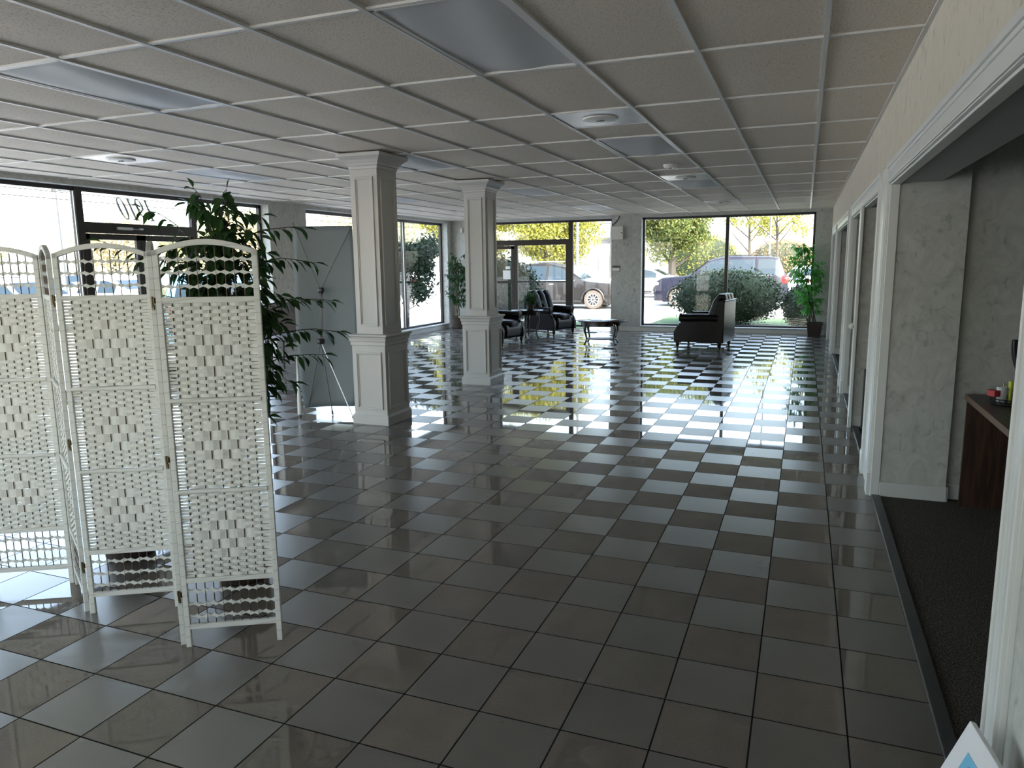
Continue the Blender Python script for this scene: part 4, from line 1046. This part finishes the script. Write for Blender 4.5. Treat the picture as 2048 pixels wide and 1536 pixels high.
def tree(name, label, loc, H, R, m, n, size, seed, trunk=.16, sparse=False, cat='tree', zb=.32):
    rg = random.Random(seed); t = thing(name, label, cat, loc)
    b = MB(); b.tube([(0, 0, 0), (.05, 0, H*.3), (-.05, .05, H*.6), (0, 0, H*.9)], [trunk, trunk*.8, trunk*.5, trunk*.15], 8)
    tips = []
    for i in range(9):
        a = i*2.4; z = H*(zb+.06*i*.8); L = R*rg.uniform(.55, .9)
        p0 = (0, 0, z*.85); p1 = (math.cos(a)*L, math.sin(a)*L, min(H*.95, z+L*.7)); b.tube([p0, ((p0[0]+p1[0])/2, (p0[1]+p1[1])/2, (p0[2]+p1[2])/2-.1), p1], [trunk*.4, trunk*.25, trunk*.08], 5); tips.append(p1)
        for q in range(3):
            p2 = (p1[0]+rg.uniform(-.5, .5)*R*.6, p1[1]+rg.uniform(-.5, .5)*R*.6, p1[2]+rg.uniform(0, .5)*R*.6); b.tube([p1, p2], [trunk*.08, trunk*.03], 4); tips.append(p2)
    b.build('trunk', M_BARK, t, smooth=True)
    bl = []
    for p in tips:
        s = R*rg.uniform(.22, .38)*(.6 if sparse else 1); bl.append((p[0]*.85, p[1]*.85, p[2], s*1.2, s*1.2, s))
    if not sparse:
        for i in range(7): bl.append((rg.uniform(-.35, .35)*R, rg.uniform(-.35, .35)*R, H*rg.uniform(zb+.12, .85), R*.5, R*.5, R*.42))
    leafcloud('foliage', m, t, bl, n, size, seed, .3 if not sparse else .0); return t
def bush(name, label, loc, r, m, n, size, seed, cat='shrub'):
    t = thing(name, label, cat, loc)
    b = MB()
    for a in range(5): b.tube([(0, 0, 0), (math.cos(a*1.26)*r[0]*.35, math.sin(a*1.26)*r[1]*.35, r[2]*.9)], [.05, .02], 5)
    b.build('stem', M_BARK, t, smooth=True)
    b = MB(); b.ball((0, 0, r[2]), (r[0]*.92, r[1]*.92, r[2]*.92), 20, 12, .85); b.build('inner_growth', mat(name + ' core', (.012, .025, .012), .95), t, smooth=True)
    rg = random.Random(seed)
    leafcloud('foliage', m, t, [(0, 0, r[2], r[0], r[1], r[2])]*6 + [(rg.uniform(-.45, .45)*r[0], rg.uniform(-.45, .45)*r[1], r[2]*rg.uniform(.7, 1.35), r[0]*.55, r[1]*.55, r[2]*.55) for _ in range(10)], n, size, seed, .78); return t
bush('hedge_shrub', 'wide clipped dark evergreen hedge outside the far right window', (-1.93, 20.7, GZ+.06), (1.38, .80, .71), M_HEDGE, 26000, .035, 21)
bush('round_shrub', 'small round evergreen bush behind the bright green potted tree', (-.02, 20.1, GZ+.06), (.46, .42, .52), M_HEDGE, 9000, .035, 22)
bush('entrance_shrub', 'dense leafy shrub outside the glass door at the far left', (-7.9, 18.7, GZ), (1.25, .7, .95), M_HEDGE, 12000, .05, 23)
tree('ornamental_tree', 'dark leafy ornamental tree close outside the left window by the second column', (-10.0, 17.6, GZ), 2.75, .95, M_HEDGE, 9000, .06, 31, .05, zb=.22)
tree('broad_tree', 'large round yellow green tree behind the dark blue off-roader', (-7.6, 46, GZ), 7.6, 2.6, M_TREE2, 42000, .085, 41, .26, zb=.20)
tree('golden_tree', 'dense sunlit yellow tree behind the dark crossover', (-13.0, 38, GZ), 8.0, 2.7, M_TREE, 40000, .08, 42, .25, zb=.14)
tree('golden_tree', 'tall yellow tree filling the upper panes left of the door mullion', (-18.9, 40.5, GZ), 9.5, 3.0, M_TREE, 40000, .08, 43, .25, zb=.12)
tree('bare_tree', 'thin half bare tree in the middle of the far right window', (-3.6, 53, GZ), 7.4, 2.8, M_TREE, 5200, .07, 44, .12, sparse=True)
tree('bare_tree', 'thin half bare tree right of the window mullion', (-1.6, 46, GZ), 6.6, 2.6, M_TREE, 5000, .07, 45, .10, sparse=True)
tree('bare_tree', 'nearly leafless tree at the right end of the far window', (1.6, 50, GZ), 6.4, 2.4, M_TREE3, 500, .07, 46, .10, sparse=True)
for i, (x, y, w, h) in enumerate(((-7.2, 58, 2.5, 1.8), (-1.6, 59, 2.3, 1.6), (3.2, 57, 1.9, 2.0))):
    bush('autumn_shrub', ['rusty shrub row behind the nose of the dark blue off-roader', 'rusty shrub row above the roof of the dark blue off-roader', 'rusty orange shrub row behind the potted tree'][i], (x, y, GZ), (w, 1.5, h), M_TREE3 if i else M_TREE, 14000, .08, 50+i)
LT = [(-51, 43.5, 6.2, 3.4, 'golden tree line clump left of the lamp post', 'autumn_tree'), (-51, 51.5, 5.8, 3.4, 'golden tree line clump right of the lamp post', 'autumn_tree'), (-44, 54, 5.6, 3.2, 'golden tree clump seen above the left front door', 'autumn_tree'), (-39, 45.5, 7.8, 3.0, 'taller yellow tree under the street number', 'autumn_tree'), (-42, 64, 6.6, 4.0, 'yellow green tree clump seen through the tall ficus', 'autumn_tree'), (-34, 56, 6.0, 3.6, 'tree clump outside the window right of the tall ficus', 'autumn_tree'), (-30, 66, 6.4, 4, 'tree clump above the top edge of the banner', 'autumn_tree'), (-59, 36.5, 4.9, 3.0, 'pale distant tree at the left edge of the photo', 'autumn_tree')]
for i, (x, y, h, r, lb, nm) in enumerate(LT): tree(nm, lb, (x, y, GZ), h, r, M_PALE if i % 3 else M_PALE2, 7000, .13, 60+i, .14, zb=.12)

# ------------------------------------------------------------------ poles, lines
t = thing('lamp_post', 'pale parking lot lamp post with two box heads outside the left window', 'lamp post', (-27, 20.65, GZ))
MB().tube([(0, 0, 0), (0, 0, 4.85)], [.13, .085], 10).build('pole', M_POLE, t, smooth=True)
b = MB(); b.box((-.15, -.62, 4.78), (.15, -.02, 4.95)); b.build('lamp_head', M_POLE, t, bevel=.02)
b = MB(); b.box((-.15, .28, 4.72), (.15, .70, 4.88)); b.build('lamp_head', M_POLE, t, bevel=.02)
b = MB(); b.bar((0, -.1, 4.86), (0, .35, 4.80), .06, .06); b.build('cross_arm', M_POLE, t)
def pole(name, label, loc, h, r, extra=()):
    t = thing(name, label, 'pole', loc); MB().tube([(0, 0, 0), (0, 0, h)], [r, r*.8], 8).build('pole_shaft', M_POLE, t, smooth=True)
    for nm, a, c in extra: 
        b = MB(); b.box(a, c); b.build(nm, M_POLE, t, bevel=.01)
pole('light_pole', 'tall thin grey pole right of the far window mullion', (-1.72, 40, GZ), 9, .055)
pole('light_pole', 'grey pole in front of the yellow tree in the transom', (-9.75, 33, GZ), 8, .07)
pole('sign_post', 'grey post with wide sign board beside the alarm box pillar', (-11.9, 48, GZ), 4.6, .10, [('sign_board', (-1.0, -.08, 2.95), (.75, .08, 3.35)), ('sign_arm', (-1.1, -.08, 4.2), (.8, .08, 4.3))])
pole('sign_post', 'thinner grey post left of the wide sign board', (-12.3, 46.4, GZ), 3.1, .05)
for i, (z, x) in enumerate(((4.7, -26), (4.4, -26), (4.1, -25.6))):
    tag(MB().tube([(x, y_, z + .3*((y_-30)/40)**2) for y_ in range(-10, 74, 6)], .018, 5).build('power_line', M_BARK, smooth=True), ['upper overhead power line outside the left windows', 'middle overhead power line outside the left windows', 'lowest overhead power line outside the left windows'][i], 'power line')

# ------------------------------------------------------------------ cars (local +x is the nose, origin on the ground under the centre)
def car(name, label, loc, rz, body, kind='suv', L=4.8, Wd=1.9, H=1.75, glass=None, spokes=5, detail=True, taillight=True, group=None):
    t = thing(name, label, 'car', loc, rz, group)
    glass = glass or M_CARGLASS
    wr = .36 if kind != 'sedan' else .32
    ax = (L*.5 - .92, -L*.5 + .95)
    if kind == 'suv':      # x from nose, hood height, roof height  (fractions)
        hood, belt = .60*H, .61*H
        top = [(L/2, .36*H), (L/2-.06, .52*H), (L/2-.25, .575*H), (L/2-1.15, hood+.03), (L/2-1.38, hood+.09), (L/2-2.05, .93*H), (L/2-2.5, .985*H), (0-.3, H), (-L/2+.7, .985*H), (-L/2+.36, .95*H), (-L/2+.10, .63*H), (-L/2+.04, .55*H), (-L/2, .34*H)]
    elif kind == 'crossover':
        hood, belt = .58*H, .60*H
        top = [(L/2, .32*H), (L/2-.05, .46*H), (L/2-.3, .555*H), (L/2-1.15, hood+.03), (L/2-1.4, hood+.09), (L/2-2.15, .92*H), (L/2-2.7, .985*H), (0-.3, H), (-L/2+1.0, .965*H), (-L/2+.5, .88*H), (-L/2+.14, .64*H), (-L/2+.05, .56*H), (-L/2, .34*H)]
    else:
        hood, belt = .60*H, .62*H
        top = [(L/2, .36*H), (L/2-.05, .48*H), (L/2-.3, .555*H), (L/2-1.05, hood+.02), (L/2-1.3, hood+.07), (L/2-1.95, .92*H), (L/2-2.3, .985*H), (-.35, H), (-L/2+1.45, .93*H), (-L/2+.75, .71*H), (-L/2+.25, .68*H), (-L/2+.04, .60*H), (-L/2, .36*H)]
    def topz(x):
        for (x0, z0), (x1, z1) in zip(top, top[1:]):
            if x1 <= x <= x0: return z0 + (z1-z0)*(x0-x)/(x0-x1) if x0 > x1 else z0
        return top[-1][1]
    xs = sorted(set([p[0] for p in top] + [a + wr*1.17*math.cos(q*math.pi/10) for a in ax for q in range(11)] + [L/2-.5-.25*i for i in range(int(L/.25))]), reverse=True)
    xs = [x for x in xs if -L/2 <= x <= L/2]
    vs = []; n = 12; hw = Wd/2
    for x in xs:
        zl = .21
        for a in ax:
            dx = abs(x-a)
            if dx < wr*1.17: zl = max(zl, wr + math.sqrt(max(0, (wr*1.17)**2-dx*dx)))
        zt = topz(x); e = min(1, (L/2-abs(x))/.45); w = hw*(.80+.20*e**.5)
        zb_ = min(belt, zt-.02); zm = min(.42*H, zb_-.02); zl = min(zl, zb_-.10)
        zm = max(zm, zl+.02) if zm < zb_ else zm
        zm = min(zm, zb_-.01)
        tw = w*.93 if zt <= belt+.06 else w*(.93-.20*(zt-belt)/(H-belt))
        half = [(w*.93, zl), (w, zm), (w*.965, zb_), (tw, zt-.03 if zt-.03 > zb_ else zb_+.005), (tw*.88, zt), (0, zt+.012)]
        ring = [(x, y, z) for y, z in half] + [(x, -y, z) for y, z in half[::-1][1:]]
        vs += ring
    n = 11; fs = []
    for i in range(len(xs)-1):
        for k in range(n-1): fs.append((i*n+k, i*n+k+1, (i+1)*n+k+1, (i+1)*n+k))
    fs += [tuple(range(n)), tuple((len(xs)-1)*n+k for k in range(n))]
    b = MB(); b.add(vs, fs); bo = b.build('car_body', body, t, smooth=True)
    b = MB(); b.box((-L/2+.3, -hw*.80, .17), (L/2-.3, hw*.80, .55)); b.box((ax[1]-.5, -hw*.82, .4), (ax[1]+.5, hw*.82, .78)); b.box((ax[0]-.5, -hw*.82, .4), (ax[0]+.5, hw*.82, .78)); b.build('underbody', M_BLACK, t)
    # glass: side panes on the greenhouse, windscreen and rear window
    xa = [p[0] for p in top]
    xw0 = xa[4]; xr1 = xa[10] if kind != 'sedan' else xa[9]
    def sideP(x, z, s, off=.006):
        zt = topz(x); e = min(1, (L/2-abs(x))/.45); w = hw*(.80+.20*e**.5); zb_ = min(belt, zt-.02)
        tw = w*(.93-.20*max(0, zt-belt)/(H-belt)); q = (z-zb_)/max(.02, zt-.03-zb_)
        return (x, s*((w*.965) + (tw-w*.965)*q + off), z)
    def pane(x0, x1, nm, inset=.05):
        for s in (-1, 1):
            b = MB(); nx = 8; v = []
            for i in range(nx+1):
                x = x0+(x1-x0)*i/nx; zt = topz(x)-.085
                z0 = belt+.035; z1 = max(z0+.01, min(zt, H-.13)); v += [sideP(x, z0, s), sideP(x, z1, s)]
            b.add(v, [(2*i, 2*i+1, 2*i+3, 2*i+2) for i in range(nx)]); b.build(nm, glass, t, recalc=False)
    c0 = xw0-.30; cb = (xw0+xr1)/2+.05
    if kind == 'sedan': pane(c0, cb+.04, 'side_window'); pane(cb-.06, xr1+.45, 'side_window')
    else:
        cb = c0-1.05; pane(c0, cb+.04, 'side_window'); pane(cb-.06, cb-1.0, 'side_window'); pane(cb-1.12, xr1+.30, 'side_window')
    def slopepane(i0, i1, nm, a0, a1, wf):
        (x0, z0), (x1, z1) = top[i0], top[i1]; dx, dz = x1-x0, z1-z0; ln = math.hypot(dx, dz); nx_, nz_ = (-dz/ln, dx/ln)
        if nz_ < 0: nx_, nz_ = -nx_, -nz_
        P0 = (x0+dx*a0+nx_*.016, z0+dz*a0+nz_*.016); P1 = (x0+dx*a1+nx_*.016, z0+dz*a1+nz_*.016)
        w0, w1 = (hw*.86*wf, hw*.72*wf)
        if P0[1] > P1[1]: w0, w1 = w1, w0
        b = MB(); b.add([(P0[0], -w0, P0[1]), (P0[0], w0, P0[1]), (P1[0], w1, P1[1]), (P1[0], -w1, P1[1])], [(0, 1, 2, 3)]); b.build(nm, glass, t, recalc=False)
    slopepane(4, 5, 'windscreen', .06, .96, 1)
    if kind == 'sedan': slopepane(8, 9, 'rear_window', .1, .95, .95)
    else: slopepane(9, 10, 'rear_window', .08, .92, .95)
    for a in ax:
        for s in (-1, 1):
            b = MB(); y = s*(hw-.115); b.lathe([(wr*.66, -.11), (wr*.93, -.11), (wr, -.07), (wr, .07), (wr*.93, .11), (wr*.66, .11), (wr*.66, -.11)], 28, c=(a, y, wr), axis='y', cap=False); w_ = b.build('wheel', M_TIRE, t, smooth=True)
            b = MB(); yo = y + s*.085
            b.lathe([(wr*.66, -.02), (wr*.68, .02), (wr*.60, .02), (wr*.58, -.02), (wr*.66, -.02)], 28, c=(a, yo, wr), axis='y', cap=False)
            b.lathe([(wr*.16, -.02), (wr*.16, .02), (.0, .025)], 14, c=(a, yo, wr), axis='y', cap=False)
            for q in range(spokes):
                an = 2*math.pi*q/spokes + .3; dw = .17 if spokes <= 6 else .08
                for da in ((-dw*.7, dw*.7) if spokes <= 6 else (0,)):
                    b.bar((a+math.cos(an)*wr*.1, yo, wr+math.sin(an)*wr*.1), (a+math.cos(an+da)*wr*.62, yo, wr+math.sin(an+da)*wr*.62), .022, .045 if spokes > 6 else .05, up=(0, 1, 0))
            b.build('wheel_rim', M_RIM, w_, smooth=False)
            b = MB(); b.lathe([(0, -.01), (wr*.6, -.01), (wr*.6, .0)], 20, c=(a, yo-s*.03, wr), axis='y'); b.build('brake_disc', M_BLACK, w_)
            if detail:
                b = MB(); pts = [(a+wr*1.19*math.cos(q*math.pi/14), s*(hw+.004), wr+wr*1.19*math.sin(q*math.pi/14)) for q in range(15)]; b.tube(pts, .028, 6); b.build('wheel_arch_trim', M_BLACK, t, smooth=True)
    if detail:
        for s in (-1, 1):
            e0 = hw*.93
            b = MB(); b.ball((xw0-.38, s*(hw+.06), belt+.07), (.09, .07, .075), 10, 6, .7); b.box((xw0-.42, s*(hw-.06), belt+.02), (xw0-.34, s*(hw+.04), belt+.05)); b.build('wing_mirror', body, t, smooth=True)
            for hx in (xw0-1.15, xw0-2.05):
                b = MB(); b.box((hx-.09, s*(hw-.02), belt-.13), (hx+.09, s*(hw+.03), belt-.10)); b.build('door_handle', M_CHROME if kind != 'suv' else body, t, bevel=.008)
            for hx in (xw0-.42, xw0-1.36, xw0-2.35):
                b = MB(); b.box((hx-.005, s*(hw*.99), .32), (hx+.005, s*(hw+.004), belt-.02)); b.build('door_seam', M_BLACK, t)
            b = MB(); b.box((ax[1]+.45, s*(hw-.03), .26), (ax[0]-.45, s*(hw+.012), .34)); b.build('sill_trim', M_BLACK, t, bevel=.01)
            b = MB(); b.box((-L/2+.5, s*(hw*.62), H+.01), (xw0-1.1, s*(hw*.62+.03), H+.05)); 
            if kind != 'sedan': b.build('roof_rail', M_CHROME if kind == 'crossover' else M_BLACK, t, bevel=.01)
            b = MB(); b.tube([sideP(xw0-.25, belt+.02, s, .012), sideP(cb, belt+.02, s, .012), sideP(xr1+.25, belt+.02, s, .012)], .009, 6); b.build('belt_trim', M_CHROME, t, smooth=True)
    for s in (-1, 1):
        b = MB(); b.ball((L/2-.20, s*hw*.74, .46*H), (.20, hw*.17, .075), 12, 6, .6); b.build('headlamp', M_LAMPW, t, smooth=True)
        if taillight:
            if kind == 'sedan': b = MB(); b.ball((-L/2+.14, s*hw*.72, .58*H), (.20, hw*.22, .06), 12, 6, .6)
            else: b = MB(); b.ball((-L/2+.13, s*hw*.84, .53*H), (.14, hw*.12, .14), 12, 6, .5)
            b.build('tail_lamp', M_RED, t, smooth=True)
    b = MB(); b.box((L/2-.10, -hw*.5, .30*H), (L/2+.01, hw*.5, .43*H)); b.build('grille', M_BLACK, t, bevel=.02)
    b = MB(); b.box((L/2-.2, -hw*.8, .22), (L/2+.04, hw*.8, .30*H)); b.box((-L/2-.04, -hw*.82, .24), (-L/2+.2, hw*.82, .32*H)); b.build('bumper', body if kind != 'crossover' else M_BLACK, t, bevel=.04)
    return t
P_NAVY = paint('dark blue violet paint', (.010, .010, .020)); P_BLK = paint('dark grey paint', (.012, .011, .011)); P_SILV = paint('silver paint', (.42, .43, .44)); P_WHITE = paint('white paint', (.75, .76, .78)); P_BLUE = paint('light blue paint', (.10, .30, .62)); P_REDC = paint('red paint', (.55, .03, .02)); P_TAN = paint('sand paint', (.50, .44, .34))
car('parked_suv', 'dark blue boxy off-roader facing left outside the far right window', (-3.05, 30.3, GZ), math.pi+.03, P_NAVY, 'suv', L=4.95, Wd=2.0, H=1.92, spokes=5)
car('parked_crossover', 'dark grey crossover facing right outside the far glass door', (-8.95, 27.95, GZ), 0.0, P_BLK, 'crossover', L=5.0, Wd=1.95, H=1.76, spokes=10)
car('parked_sedan', 'silver sedan partly hidden behind the nose of the dark blue off-roader', (-7.9, 37.2, GZ), math.pi, P_SILV, 'sedan', L=4.7, Wd=1.82, H=1.5)
car('parked_sedan', 'white sedan with red tail lamps behind the potted tree', (.25, 35.8, GZ), 1.85, P_WHITE, 'sedan', L=4.7, Wd=1.85, H=1.5)
bcar = car('parked_car', 'light blue car close outside the front glass doors', (-12.9, 13.1, GZ), 2.5, P_BLUE, 'crossover', L=4.6, Wd=1.85, H=1.62)
# rows of cars across the lot, seen through the screen lattice
pal = [('white', P_WHITE), ('silver', P_SILV), ('white', P_WHITE), ('sand', P_TAN), ('white', P_WHITE), ('silver', P_SILV)]
base = {}
places = ['at the far left edge of the photo', 'through the first lattice of the screen', 'left of the lamp post', 'right of the lamp post', 'by the dark mullion of the front doors']
i = 0
for (x, y0, dy, n, rn) in ((-21.5, 12.0, 3.1, 4, 'nearer'), (-30, 19.0, 3.1, 4, 'middle'), (-40, 27.5, 3.2, 5, 'farthest')):
    for k in range(n):
        nm, pm = pal[i % 6]
        lb = '%s car in the %s parked row, %s' % (nm, rn, places[k])
        if nm not in base: base[nm] = car('lot_car', lb, (x, y0+dy*k, GZ), 0.05, pm, 'sedan', L=4.5, Wd=1.8, H=1.48, detail=False)
        else: dup(base[nm], (x, y0+dy*k, GZ), .05 if k % 2 else math.pi, lb)
        i += 1
car('lot_car', 'white car seen side on beyond the front doors with chrome wheels', (-22.5, 26.4, GZ), 1.35, P_WHITE, 'crossover', L=4.6, Wd=1.85, H=1.6, detail=False)
car('lot_car', 'red car beyond the front doors behind the light blue car', (-24.5, 31.2, GZ), 1.45, P_REDC, 'sedan', L=4.4, Wd=1.8, H=1.45, detail=False)
for o in list(bpy.data.objects):
    if o.type == 'MESH' and o.parent is None and 'kind' not in o and 'label' not in o: print('UNTAGGED', o.name)
